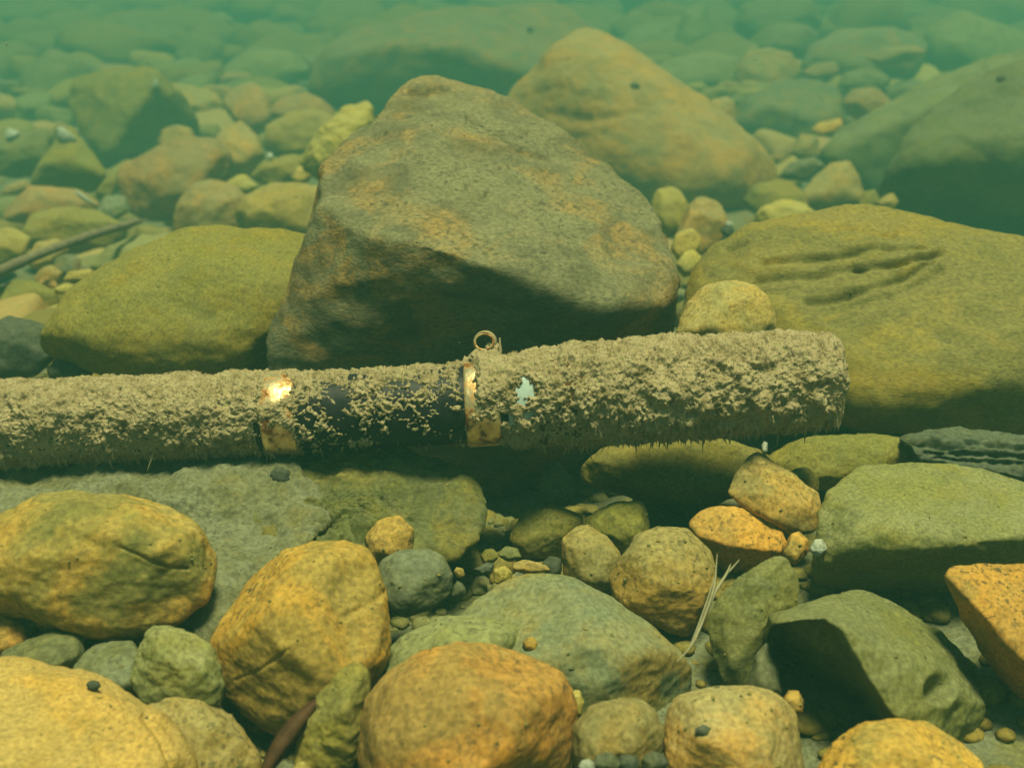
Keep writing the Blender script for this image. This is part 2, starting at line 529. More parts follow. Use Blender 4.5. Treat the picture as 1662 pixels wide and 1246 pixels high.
# --- foreground
R("cobble", 'ochre', "large rounded olive cobble with an orange top and curved crack, at the left edge",
  [(-60, 890), (-10, 842), (60, 808), (130, 795), (200, 803), (270, 825), (320, 862), (348, 905), (350, 940), (330, 970), (290, 1005), (240, 1030), (190, 1035), (120, 1028), (50, 1008), (-40, 985), (-80, 930)],
  d=0.365, tilt=0.3, T=0.62, lvl=7, group=NEAR, cat="cobble", cracks=[([(195, 888), (240, 910), (275, 922), (305, 924)], 0.022, 3), ([(150, 880), (215, 905), (260, 935)], 0.02, 14)])
R("cobble", 'orange', "bright orange upright cobble with a rounded top, pitted, left of centre",
  [(345, 1035), (352, 985), (374, 945), (412, 912), (470, 888), (540, 877), (590, 884), (616, 915), (629, 970), (635, 1040), (622, 1090), (592, 1135), (550, 1170), (480, 1197), (430, 1190), (385, 1150), (358, 1100)],
  base=1150, T=0.85, lvl=7, group=NEAR, cat="cobble", tilt=0.3,
  cracks=[([(385, 1102), (425, 1085), (470, 1052)], 0.018, 3), ([(560, 1000), (600, 980), (628, 960)], 0.02, 6)])
R("boulder", 'banded', "pale yellow boulder filling the bottom left corner, with a small dark snail on it",
  [(-120, 1080), (0, 1068), (60, 1073), (95, 1078), (150, 1095), (215, 1138), (258, 1170), (292, 1215), (320, 1280), (300, 1380), (100, 1420), (-150, 1400)],
  d=0.315, tilt=0.8, T=0.6, lvl=7, group=NEAR, cat="boulder", cracks=[([(235, 1160), (262, 1200), (285, 1250)], 0.03, 6), ([(0, 1120), (100, 1150), (190, 1230)], 0.03, 20)])
R("cobble", 'tan', "mottled tan cobble wedged between the yellow corner boulder and the upright orange cobble",
  [(228, 1145), (265, 1122), (300, 1116), (335, 1130), (358, 1152), (395, 1180), (420, 1215), (425, 1270), (400, 1310), (300, 1320), (245, 1230)],
  d=0.335, group=NEAR, cat="cobble", T=0.8)
R("stone", 'moss', "rough green crusty stone left of the upright orange cobble",
  [(212, 1110), (222, 1060), (240, 1022), (268, 1014), (298, 1022), (330, 1040), (352, 1062), (365, 1115), (345, 1155), (280, 1160), (228, 1145)],
  d=0.338, rough=1.8, group=NEAR, crag=0.05, T=0.8, feat=[(255, 1075, 0.5), (330, 1090, 0.55), (290, 1040, 0.45), (290, 1120, 0.4)])
R("stone", 'silt', "flat grey silty stone under the left cobble's shadow, left one of two",
  [(-10, 1065), (50, 1040), (95, 1021), (128, 1029), (138, 1055), (125, 1095), (40, 1115), (-20, 1100)], d=0.35, group=NEAR, T=0.7, tilt=0.8)
R("stone", 'silt', "flat grey silty stone under the left cobble's shadow, beside the rough green stone",
  [(120, 1065), (160, 1043), (215, 1038), (236, 1070), (225, 1130), (150, 1140), (115, 1100)], d=0.345, group=NEAR, T=0.7, tilt=0.8)
R("stone", 'orange', "shadowed orange stone at the left edge under the large olive cobble",
  [(-60, 990), (0, 990), (35, 1008), (48, 1032), (20, 1065), (-60, 1075)], d=0.36, group=NEAR)
R("boulder", 'silt', "broad pale grey boulder coated in silt, lying under the left part of the rod",
  [(-160, 790), (-60, 760), (50, 745), (200, 738), (330, 735), (440, 730), (530, 775), (455, 860), (405, 905), (375, 945), (350, 1000), (330, 1060), (240, 1040), (60, 980), (-140, 900)],
  d=0.412, tilt=1.5, T=0.3, lvl=7, group=UNDER, cat="boulder", rough=1.8, crag=0.12, lumps=0.007)
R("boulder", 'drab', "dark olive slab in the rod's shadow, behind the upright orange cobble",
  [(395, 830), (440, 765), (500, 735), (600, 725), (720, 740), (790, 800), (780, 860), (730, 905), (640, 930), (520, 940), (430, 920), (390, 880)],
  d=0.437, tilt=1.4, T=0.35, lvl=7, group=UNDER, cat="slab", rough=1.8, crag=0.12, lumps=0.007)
R("stone", 'orange', "small dull orange stone showing between the olive slab and the dark round cobble",
  [(592, 880), (618, 845), (650, 836), (672, 858), (668, 905), (640, 925), (605, 915)], d=0.415, group=UNDER)
R("cobble", 'slate', "dark grey rounded cobble behind the upright orange cobble",
  [(614, 912), (650, 893), (690, 890), (720, 903), (736, 935), (728, 965), (700, 988), (660, 1002), (630, 1000), (608, 960)],
  d=0.392, group=NEAR, cat="cobble", T=0.85)
R("stone", 'dark', "small black stone tucked beside the dark grey rounded cobble",
  [(733, 955), (742, 942), (755, 950), (756, 964), (745, 970), (733, 968)], d=0.39, lvl=4, group=NEAR)
R("boulder", 'grey', "smooth domed grey green boulder at bottom centre, with orange blotches",
  [(700, 1060), (740, 1000), (775, 965), (815, 943), (862, 932), (920, 939), (985, 967), (1045, 1007), (1095, 1048), (1124, 1090), (1118, 1130), (1085, 1175), (1000, 1200), (880, 1220), (740, 1180)],
  d=0.375, T=0.75, lvl=7, group=NEAR, cat="boulder", tilt=0.35, rough=0.7)
R("cobble", 'moss', "flat olive brown cobble between the domed grey boulder and the big orange cobble",
  [(596, 1115), (615, 1073), (650, 1033), (700, 1006), (745, 1000), (800, 1012), (850, 1060), (800, 1150), (660, 1170), (605, 1150)],
  d=0.362, T=0.7, group=NEAR, cat="cobble")
R("cobble", 'orange', "big round mottled orange cobble at the bottom, in front of the domed grey boulder",
  [(583, 1185), (600, 1130), (632, 1095), (682, 1060), (740, 1040), (800, 1039), (852, 1052), (892, 1075), (917, 1105), (931, 1150), (936, 1205), (918, 1265), (880, 1320), (700, 1350), (600, 1310), (580, 1240)],
  d=0.325, T=0.85, lvl=7, group=NEAR, cat="cobble", tilt=0.3, rough=0.8)
R("stone", 'olive', "narrow pointed olive stone leaning against the upright orange cobble, beside the reddish leaf",
  [(478, 1200), (505, 1150), (540, 1098), (570, 1075), (592, 1084), (603, 1106), (597, 1145), (590, 1190), (572, 1250), (535, 1275), (480, 1265)],
  d=0.328, group=NEAR, T=0.8, sm=0.25, rough=1.6, crag=0.09, feat=[(510, 1170, 0.3), (560, 1150, 0.65), (585, 1100, 0.3), (530, 1220, 0.0)])
R("stone", 'yellow', "tip of a small yellow stone at the bottom edge beside the pointed olive stone",
  [(472, 1250), (482, 1238), (494, 1235), (504, 1248), (500, 1275), (475, 1275)], d=0.315, lvl=5, group=NEAR)
R("cobble", 'tan', "small tan cobble right of the big round orange cobble, above black pebbles",
  [(926, 1178), (958, 1147), (1000, 1134), (1030, 1129), (1062, 1150), (1079, 1185), (1076, 1225), (1060, 1275), (950, 1280), (926, 1225)],
  d=0.325, group=NEAR, cat="cobble", T=0.85)
R("stone", 'yellow', "tiny yellow stone peeping out between two cobbles at bottom centre",
  [(920, 1140), (928, 1122), (940, 1119), (948, 1140), (942, 1165), (925, 1165)], d=0.335, lvl=5, group=NEAR)
R("stone", 'orange', "tiny orange pebble resting on the domed grey boulder",
  [(848, 1042), (856, 1034), (866, 1033), (873, 1044), (870, 1055), (855, 1056)], d='snap', lvl=5, group=NEAR)
for i, (x, y, r, lb) in enumerate([(985, 1238, 20, "left black pebble of the three at the bottom edge"), (1020, 1240, 17, "middle black pebble of the three at the bottom edge"),
                                   (1062, 1238, 21, "right black pebble of the three at the bottom edge")]):
    R("pebble", 'dark', lb, [(x + r * math.cos(a) * 1.1, y + r * math.sin(a) * (0.9 + .1 * (i % 2))) for a in np.linspace(0, 6.28, 9)[:-1]], d=0.300 + .002 * i, lvl=5, group="black pebbles at the bottom edge", cat="pebble", rough=1.6)
R("shell", 'white', "bluish white shell fragment at the bottom edge beside the black pebbles",
  [(938, 1244), (944, 1234), (955, 1231), (965, 1238), (966, 1250), (950, 1256)], d=0.299, lvl=5, cat="shell")
R("cobble", 'tan', "rounded block shaped tan cobble with a dark spot, at the bottom right of centre",
  [(1077, 1195), (1088, 1150), (1110, 1124), (1160, 1111), (1212, 1111), (1262, 1124), (1297, 1150), (1306, 1205), (1305, 1290), (1200, 1330), (1082, 1300)],
  d=0.325, T=0.85, lvl=7, group=NEAR, cat="cobble", sm=0.7)
R("pebble", 'orange', "small orange pebble behind the block shaped tan cobble",
  [(1272, 1132), (1280, 1120), (1296, 1120), (1304, 1135), (1302, 1155), (1285, 1160)], d=0.34, lvl=5, group=NEAR, cat="pebble")
R("cobble", 'orange', "smooth orange cobble cut by the bottom edge, right of the block shaped tan one",
  [(1315, 1270), (1335, 1230), (1362, 1198), (1400, 1172), (1440, 1163), (1490, 1171), (1545, 1202), (1600, 1265), (1570, 1340), (1350, 1340)],
  d=0.315, T=0.85, lvl=7, group=NEAR, cat="cobble")
R("boulder", 'moss', "arched green stone with a hollow dark face and a black pit, at the lower right",
  [(1242, 1040, -.5), (1255, 1008), (1300, 984, -.2), (1350, 964, -.4), (1385, 957, -.5), (1430, 969, -.5), (1475, 1000, -.5), (1525, 1032, -.5), (1560, 1062, -.4), (1582, 1100, -.3), (1597, 1140), (1592, 1210, -.3), (1530, 1215, .2), (1470, 1190, .3), (1400, 1200, -1.7), (1320, 1165, -1.7), (1262, 1110, -1.4)],
  d=0.362, T=0.9, lvl=7, group=NEAR, cat="boulder", tilt=0.3, sm=0.10, crag=0.05,
  feat=[(1256, 1012, .6), (1300, 1001, .8), (1335, 1002, .9), (1365, 1018, 1.0), (1390, 1060, 1.0), (1420, 1115, .95), (1455, 1168, .85), (1500, 1195, .6), (1480, 1060, .6), (1545, 1130, .5)],
  pits=[(1525, 1118, 20, 0.30)], hollow=([(1250, 1014), (1300, 1004), (1338, 1003), (1368, 1022), (1392, 1066), (1424, 1120), (1456, 1172), (1420, 1230), (1240, 1160), (1238, 1050)], 0.55, 26))
R("boulder", 'moss', "large flat topped grey green boulder at the right edge with a dark undercut front",
  [(1318, 930), (1325, 860, .1), (1345, 795), (1388, 754, -.4), (1430, 747, -.5), (1540, 755, -.6), (1600, 770, -.6), (1690, 792, -.6), (1760, 850, -.3), (1740, 980, -.6), (1640, 1015, -1.1), (1500, 1015, -1.1), (1390, 990, -.9), (1325, 960, -.5)],
  d=0.42, T=0.9, lvl=7, group=UNDER, cat="boulder", tilt=0.3, sm=0.12, crag=0.05,
  feat=[(1362, 905, .35), (1400, 880, .5), (1440, 860, .6), (1475, 872, .6), (1500, 893, .6), (1545, 888, .6), (1605, 872, .6), (1680, 872, .6), (1500, 800, .1), (1420, 800, .1)])
R("cobble", 'orange', "orange wedge shaped cobble at the right edge, below the flat topped boulder",
  [(1533, 936), (1545, 921), (1600, 915), (1680, 915), (1760, 960), (1780, 1080), (1740, 1150, -.4), (1662, 1135, -.6), (1610, 1080, -.6), (1565, 1010, -.4), (1545, 965, -.2)],
  d=0.36, T=0.8, lvl=7, group=NEAR, cat="cobble", tilt=0.3, sm=0.18, feat=[(1548, 945, .2), (1600, 1000, .5), (1650, 1060, .6), (1720, 1120, .5), (1680, 960, .3)])
R("cobble", 'orange', "glowing orange cobble with a dark underside, below the rod's right end",
  [(1120, 848), (1140, 828), (1182, 820), (1232, 829), (1266, 854), (1276, 882), (1268, 905, -.2), (1235, 925, -.4), (1185, 930, -.4), (1142, 905, -.3)],
  d=0.435, group=UNDER, cat="cobble", feat=[(1132, 868, .35), (1185, 885, .6), (1240, 893, .5), (1268, 892, .3), (1200, 845, .4)], sm=0.35)
R("stone", 'tan', "angular two faced tan stone under the rod's right end",
  [(1181, 802), (1195, 768), (1216, 741), (1232, 734), (1246, 754), (1292, 774), (1327, 800), (1333, 842), (1320, 864), (1290, 867), (1245, 852), (1205, 825)],
  d=0.442, group=UNDER, sm=0.2, feat=[(1236, 752, .3), (1242, 800, .55), (1248, 840, .5), (1300, 820, .35), (1205, 800, .2)])
R("pebble", 'orange', "small pinkish orange pebble between the glowing orange cobble and the flat topped boulder",
  [(1271, 890), (1280, 868), (1298, 862), (1312, 875), (1311, 900), (1295, 916), (1278, 910)], d=0.425, lvl=5, group=UNDER, cat="pebble")
R("pebble", 'white', "whitish pebble against the flat topped grey green boulder",
  [(1314, 890), (1322, 876), (1336, 874), (1342, 886), (1338, 900), (1322, 903)], d=0.41, lvl=5, cat="pebble")
R("stone", 'moss', "leaning green slab with an orange left edge, behind the pale grass",
  [(1148, 1005), (1164, 968), (1202, 934), (1246, 902), (1277, 904), (1295, 935), (1297, 975), (1275, 1000), (1255, 1020), (1243, 1070), (1218, 1118), (1178, 1112), (1156, 1065)],
  d=0.378, group=NEAR, sm=0.15, T=0.6, crag=0.06, feat=[(1175, 1000, .3), (1215, 950, .35), (1250, 930, .3), (1235, 1020, .35), (1190, 1080, .3)])
R("stone", 'grey', "small grey splinter of stone beside the arched green stone's dark face",
  [(1212, 1112), (1228, 1062), (1245, 1043), (1263, 1080), (1268, 1125), (1240, 1135)], d=0.36, lvl=5, group=NEAR)
R("cobble", 'tan', "small tan cobble with orange crown, just right of centre below the rod",
  [(911, 875), (933, 853), (957, 851), (987, 869), (1007, 895), (1003, 932), (982, 965), (945, 958), (918, 932)], d=0.43, group=UNDER, cat="cobble")
R("cobble", 'tan', "tall rounded tan orange cobble right of centre, left of the pale grass",
  [(996, 905), (1028, 870), (1070, 852), (1112, 859), (1142, 885), (1162, 925), (1163, 970), (1147, 1008), (1118, 1035), (1080, 1015), (1040, 1005), (1008, 988), (991, 950)],
  d=0.405, group=NEAR, cat="cobble", lvl=7)
R("stone", 'olive', "olive stone with a small bright top, between the tan cobbles and the rod's shadow",
  [(950, 845), (968, 826), (1000, 812), (1036, 814), (1054, 845), (1045, 875), (1005, 898), (960, 885)], d=0.455, group=UNDER)
R("stone", 'olive', "low olive stone in the gravel below the rod's shadow",
  [(826, 875), (848, 832), (900, 820), (942, 838), (950, 880), (905, 912), (850, 905)], d=0.46, group=UNDER)
R("stone", 'grey', "dim upright stone deep in the shadow under the rod",
  [(874, 795), (883, 758), (905, 748), (930, 773), (928, 815), (890, 822)], d=0.475, group=UNDER)
R("boulder", 'olive', "olive yellow boulder directly under the rod's right half, half in shade",
  [(940, 770), (1000, 725), (1100, 708), (1180, 705), (1240, 718), (1255, 760), (1205, 805), (1140, 828), (1080, 812), (990, 800)], d=0.505, T=0.7, group=UNDER, cat="boulder")
R("stone", 'olive', "low yellow olive stone behind the rod's right end",
  [(1230, 752), (1285, 714), (1360, 703), (1450, 706), (1484, 728), (1475, 762), (1420, 780), (1350, 798), (1280, 790)], d=0.515, T=0.7, group=UNDER)
R("pebble", 'olive', "small round pebble beside the two faced tan stone",
  [(1276, 775), (1290, 760), (1310, 758), (1326, 772), (1330, 800), (1300, 810), (1280, 800)], d=0.48, lvl=5, group=UNDER, cat="pebble")
R("slab", 'dark', "dark ragged layered slab at the right edge, behind the flat topped boulder",
  [(1462, 712), (1500, 698), (1550, 692), (1580, 696), (1620, 705), (1700, 706), (1740, 740), (1720, 800), (1620, 790), (1540, 775), (1480, 752)],
  d=0.50, T=0.5, group=UNDER, cat="slab", rough=1.3, lvl=7, crag=0.09, sm=0.3,
  cracks=[([(1480, 722), (1530, 722), (1560, 735)], 0.14, 7), ([(1570, 718), (1620, 722), (1690, 728)], 0.10, 4), ([(1520, 745), (1580, 748), (1660, 752)], 0.12, 5), ([(1500, 735), (1600, 738), (1680, 742)], 0.08, 4)])
R("stone", 'olive', "olive stone just showing at the right edge above the dark ragged slab",
  [(1628, 690), (1640, 672), (1662, 662), (1700, 668), (1710, 700), (1650, 712)], d=0.57, lvl=5, group=MIDR)
for (pts, mt, dd, lb) in [
    ([(800, 935), (805, 922), (820, 918), (832, 930), (826, 945), (806, 948)], 'yellow', 0.415, "little yellow stone touching the top of the domed grey boulder"),
    ([(832, 925), (838, 914), (860, 908), (885, 916), (892, 926), (860, 932)], 'tan', 0.42, "flat little tan stone in the gravel above the domed grey boulder"),
    ([(768, 925), (790, 912), (802, 914), (798, 928), (778, 935)], 'dark', 0.425, "slim dark stone in the gravel above the domed grey boulder"),
    ([(736, 928), (742, 920), (752, 922), (754, 932), (744, 938)], 'yellow', 0.415, "tiny yellow pebble right of the dark grey rounded cobble"),
    ([(880, 912), (892, 902), (908, 906), (912, 925), (900, 940), (884, 930)], 'dark', 0.425, "black stone wedged left of the small tan cobble with orange crown"),
    ([(780, 905), (788, 892), (800, 890), (808, 902), (800, 914), (785, 915)], 'olive', 0.435, "tiny olive pebble at the upper edge of the gravel patch"),
    ([(808, 900), (820, 886), (840, 890), (846, 904), (826, 912)], 'moss', 0.432, "tiny greenish pebble in the middle of the gravel patch")]:
    R("pebble", mt, lb, pts, d=dd, lvl=5, group="pebbles in the gravel patch", cat="pebble")

# --- the big stones behind the rod
R("boulder", 'brown', "big angular brown granite boulder in the centre behind the rod, dark on its lower face",
  [(433, 585), (440, 545), (460, 505), (490, 440), (512, 380, .1), (519, 322, .1), (530, 275, -.1), (560, 238, -.3), (620, 180, -.6), (665, 134, -.8), (700, 125, -.85), (745, 131, -.85), (800, 150, -.8), (850, 180, -.75), (920, 235, -.65), (990, 275, -.5), (1030, 310, -.4), (1068, 350, -.2), (1086, 400, 0), (1100, 430, .1), (1107, 480, .15), (1100, 525, 0), (1060, 620, -.35), (930, 770, -.5), (760, 810, -.55), (620, 770, -.5), (500, 700, -.3), (438, 640, -.1)],
  d=0.565, tilt=0.25, T=0.8, lvl=7, group=UNDER, cat="boulder", sm=0.05, rough=0.8, crag=0.06,
  feat=[(524, 332, .30), (560, 360, .48), (610, 380, .62), (660, 388, .70), (730, 402, .74), (800, 432, .74), (870, 455, .70), (930, 490, .62), (1000, 499, .52), (1060, 489, .40), (660, 240, -.14), (800, 290, .06), (580, 250, -.08)],
  cracks=[([(760, 190), (800, 218), (840, 238), (900, 258)], 0.035, 4), ([(760, 305), (785, 322), (795, 312)], 0.03, 4), ([(540, 280), (580, 250), (620, 215)], 0.035, 6), ([(660, 150), (700, 155), (735, 150)], 0.04, 5)])
R("boulder", 'olive', "broad smooth olive boulder behind the rod's left part",
  [(66, 560), (85, 510), (130, 470), (190, 430), (260, 395), (330, 372), (400, 367), (470, 374), (540, 388), (560, 450), (520, 570), (440, 625), (380, 625), (250, 625), (150, 615), (80, 600)],
  d=0.60, T=0.6, lvl=7, group=UNDER, cat="boulder", rough=0.7, tilt=0.4, cracks=[([(340, 520), (400, 510), (470, 515)], 0.012, 18)])
R("boulder", 'umber', "huge brown olive boulder behind the rod's right end, grooved near its top",
  [(1100, 520), (1128, 432), (1160, 395), (1205, 373), (1280, 345), (1370, 337), (1460, 341), (1512, 352), (1582, 375), (1690, 397), (1780, 500), (1760, 640), (1650, 700), (1540, 710), (1450, 705), (1370, 695), (1290, 650), (1190, 600), (1115, 570)],
  d=0.60, T=0.6, lvl=7, group=UNDER, cat="boulder", rough=0.9, tilt=0.7, crag=0.05, feat=[(1250, 400, .35), (1380, 400, .45), (1500, 385, .45), (1600, 440, .5), (1700, 480, .5), (1250, 480, .45), (1400, 560, .62), (1600, 600, .65), (1500, 480, .55), (1700, 620, .5), (1400, 660, .45), (1300, 620, .4)],
  cracks=[([(1390, 436), (1450, 430), (1530, 408)], 0.055, 4.5), ([(1310, 486), (1400, 474), (1470, 448), (1512, 424)], 0.045, 5), ([(1240, 432), (1340, 420), (1430, 404), (1500, 400)], 0.045, 5), ([(1180, 402), (1260, 384), (1370, 372), (1450, 376)], 0.03, 5), ([(1230, 460), (1330, 448), (1400, 436)], 0.03, 5), ([(1350, 500), (1450, 480), (1530, 440)], 0.025, 8)])
R("cobble", 'tan', "smooth round tan cobble sitting just above the rod's grip, right of the brown boulder",
  [(1098, 530), (1114, 485), (1145, 462), (1190, 454), (1222, 461), (1247, 485), (1261, 515), (1257, 560), (1180, 590), (1105, 580)], d=0.525, group=UNDER, cat="cobble", T=0.85)
R("boulder", 'tan', "large smooth tan boulder sloping down to the right behind the brown boulder",
  [(822, 160), (840, 118), (866, 74), (900, 54), (945, 47), (985, 61), (1040, 95), (1092, 130), (1142, 170), (1192, 215), (1242, 258), (1264, 292), (1252, 335), (1200, 365), (1120, 365), (1000, 330), (900, 280), (840, 210)],
  d=1.02, T=0.7, lvl=7, group=MIDR, cat="boulder", tilt=0.3, rough=0.8, cracks=[([(900, 186), (960, 196), (1040, 182)], 0.012, 9)])
R("boulder", 'grey', "long dark boulder lying at the back behind the brown one",
  [(500, 155), (508, 110, -.2), (535, 75, -.4), (580, 44, -.5), (660, 29, -.5), (760, 14, -.5), (860, 6, -.5), (930, 9, -.5), (965, 45, -.3), (960, 130), (860, 240, -1.0), (700, 260, -1.1), (560, 240, -1.0), (512, 190, -.5)],
  d=1.42, T=0.8, lvl=6, group=FAR, cat="boulder", sm=0.5, feat=[(540, 92, .2), (640, 68, .45), (740, 70, .5), (800, 95, .5), (880, 130, .4)])
R("boulder", 'deepmoss', "large green boulder at the right edge, sloping, dark underneath",
  [(1425, 310, -.1), (1470, 238), (1520, 188, -.2), (1580, 150, -.3), (1662, 108, -.4), (1760, 80, -.4), (1820, 250, .2), (1790, 400, -.9), (1640, 425, -1.1), (1560, 395, -1.0), (1480, 360, -.8), (1435, 340, -.5)],
  d=0.90, T=0.8, lvl=7, group=MIDR, cat="boulder", sm=0.8, feat=[(1490, 270, .4), (1560, 240, .55), (1660, 230, .6), (1760, 240, .6), (1600, 290, .45)])
R("boulder", 'deepmoss', "slab shaped green boulder leaning behind the sloping one at right",
  [(1328, 250), (1345, 223), (1400, 189, -.2), (1480, 150, -.3), (1560, 114, -.4), (1662, 78, -.5), (1720, 150), (1560, 250), (1480, 300), (1430, 322), (1390, 315, -.3), (1345, 290, -.3)],
  d=1.08, T=0.7, group=MIDR, cat="boulder", sm=0.5, feat=[(1345, 245, .3), (1400, 215, .4), (1480, 185, .4), (1440, 260, .1)])

# --- right side, middle distance
for (mt, dd, pts, lb, kw) in [
    ('grey', 1.35, [(1186, 205), (1208, 150), (1260, 132), (1320, 129), (1367, 143), (1374, 190), (1345, 228), (1280, 250), (1215, 240)], "hazy rounded dark hump between the sloping tan boulder and the green slab", {}),
    ('tan', 1.28, [(1368, 168), (1384, 145), (1420, 141), (1447, 160), (1442, 185), (1390, 195)], "small tan stone on top of the rounded dark hump's right end", {}),
    ('grey', 1.75, [(1298, 108), (1320, 70), (1360, 48), (1420, 43), (1490, 54), (1505, 95), (1480, 125), (1400, 135), (1320, 128)], "hazy arched boulder with a dark front, top right", {}),
    ('tan', 1.6, [(1302, 118), (1320, 104), (1350, 100), (1362, 112), (1350, 125), (1315, 130)], "flat pale stone in front of the hazy arched boulder", {}),
    ('tan', 1.55, [(1408, 95), (1430, 78), (1480, 74), (1503, 84), (1480, 100), (1430, 108)], "flat pale stone leaning on the hazy arched boulder's right side", {}),
    ('moss', 1.9, [(1488, 112), (1508, 50), (1560, 18), (1622, 28), (1670, 60), (1690, 112), (1600, 150), (1515, 145)], "hazy green boulder in the top right corner", {}),
    ('moss', 1.5, [(1360, 140), (1370, 120), (1400, 110), (1440, 118), (1445, 140), (1400, 155)], "hazy green stone just above the small tan stone at upper right", {}),
    ('moss', 1.7, [(1052, 135), (1090, 98), (1150, 85), (1200, 92), (1215, 140), (1170, 165), (1100, 165)], "hazy olive boulder right behind the sloping tan boulder's shoulder", {}),
    ('tan', 1.6, [(1190, 120), (1215, 85), (1250, 78), (1285, 85), (1300, 120), (1270, 150), (1210, 150)], "hazy tan stone beside the hazy olive boulder, upper right of centre", {}),
    ('moss', 2.3, [(1095, 75), (1110, 25), (1142, 6), (1152, 50), (1160, 90), (1110, 105)], "hazy pointed stone standing up near the top edge", {}),
    ('moss', 2.4, [(1000, 85), (1030, 50), (1080, 35), (1110, 60), (1115, 100), (1040, 110)], "hazy low stone left of the pointed one near the top edge", {}),
    ('moss', 2.8, [(1012, 40), (1025, 20), (1048, 18), (1058, 35), (1040, 55)], "faint round stone near the top edge, above the sloping tan boulder", {}),
    ('moss', 2.5, [(1190, 60), (1205, 10), (1260, -10), (1320, 0), (1335, 45), (1290, 70), (1220, 75)], "faint wide boulder at the top edge, right of the pointed stone", {}),
    ('grey', 2.1, [(1230, 75), (1250, 45), (1300, 38), (1330, 60), (1310, 85), (1250, 90)], "faint grey stone below the faint wide boulder at the top edge", {}),
    ('moss', 2.9, [(1385, 30), (1420, 8), (1480, 0), (1510, 20), (1480, 45), (1410, 48)], "faint boulder at the top edge above the hazy arched one", {}),
    ('tan', 1.15, [(1143, 180), (1156, 160), (1180, 157), (1195, 172), (1194, 200), (1165, 210)], "small round yellowish stone behind the sloping tan boulder's edge", {}),
    ('tan', 0.95, [(1298, 325), (1318, 290), (1348, 267), (1379, 261), (1396, 290), (1404, 322), (1392, 342), (1330, 350)], "pyramid shaped tan stone right of the sloping tan boulder", dict(sm=0.5)),
    ('olive', 0.93, [(1205, 335), (1228, 302), (1268, 290), (1302, 304), (1312, 338), (1252, 360)], "rounded olive stone at the foot of the sloping tan boulder", {}),
    ('tan', 1.15, [(1284, 246), (1299, 217), (1326, 221), (1332, 252), (1308, 266)], "small block shaped stone standing in the gap at right of centre", dict(sm=0.4)),
    ('tan', 1.2, [(1245, 262), (1258, 240), (1285, 230), (1292, 245), (1272, 272)], "small pale stone leaning on the block shaped one in the gap", {}),
    ('orange', 1.2, [(1318, 212), (1330, 200), (1358, 192), (1368, 202), (1355, 218), (1330, 222)], "small flat orange stone below the rounded dark hump", {}),
    ('silt', 1.02, [(1262, 290), (1285, 265), (1325, 255), (1338, 270), (1310, 295)], "grey tilted stone behind the pyramid shaped one", {}),
    ('yellow', 0.86, [(1424, 332), (1434, 317), (1450, 314), (1458, 330), (1448, 345), (1430, 345)], "small yellow stone below the sloping green boulder's left end", {}),
    ('olive', 0.88, [(1392, 330), (1402, 312), (1420, 308), (1430, 328), (1415, 345), (1398, 345)], "small olive stone right of the pyramid shaped one", {}),
    ('yellow', 0.82, [(1225, 358), (1240, 336), (1270, 323), (1305, 330), (1325, 352), (1290, 372), (1240, 375)], "yellow topped stone resting behind the huge grooved boulder", {}),
    ('yellow', 0.80, [(1056, 332), (1068, 307), (1095, 303), (1116, 320), (1122, 345), (1108, 372), (1080, 388), (1062, 362)], "bright yellow stone just right of the brown boulder", {}),
    ('tan', 0.78, [(1095, 400), (1112, 345), (1140, 319), (1167, 335), (1183, 372), (1160, 405), (1120, 420)], "grey tan stone between the bright yellow stone and the huge grooved boulder", {}),
    ('yellow', 0.72, [(1088, 405), (1098, 378), (1122, 370), (1138, 388), (1130, 418), (1102, 425)], "dull yellow stone below the bright yellow one", {}),
    ('yellow', 0.69, [(1096, 432), (1108, 410), (1130, 405), (1142, 420), (1130, 445), (1106, 450)], "lowest yellow stone in the gap right of the brown boulder", {}),
    ('dark', 0.76, [(1170, 376), (1176, 366), (1188, 366), (1192, 376), (1184, 386)], "small black stone with a white fleck at the huge grooved boulder's top left", {}),
    ('white', 0.755, [(1176, 366), (1180, 359), (1188, 359), (1191, 365), (1184, 369)], "white fleck of shell on the small black stone", {}),
]:
    R("boulder" if "boulder" in lb.split(",")[0].split(" behind")[0] and "boulder's" not in lb and (max(p[0] for p in pts) - min(p[0] for p in pts)) > 100 else "river_stone", mt, lb, pts, d=dd, lvl=5,
      group=MIDR if dd < 1.4 else FAR, **kw)

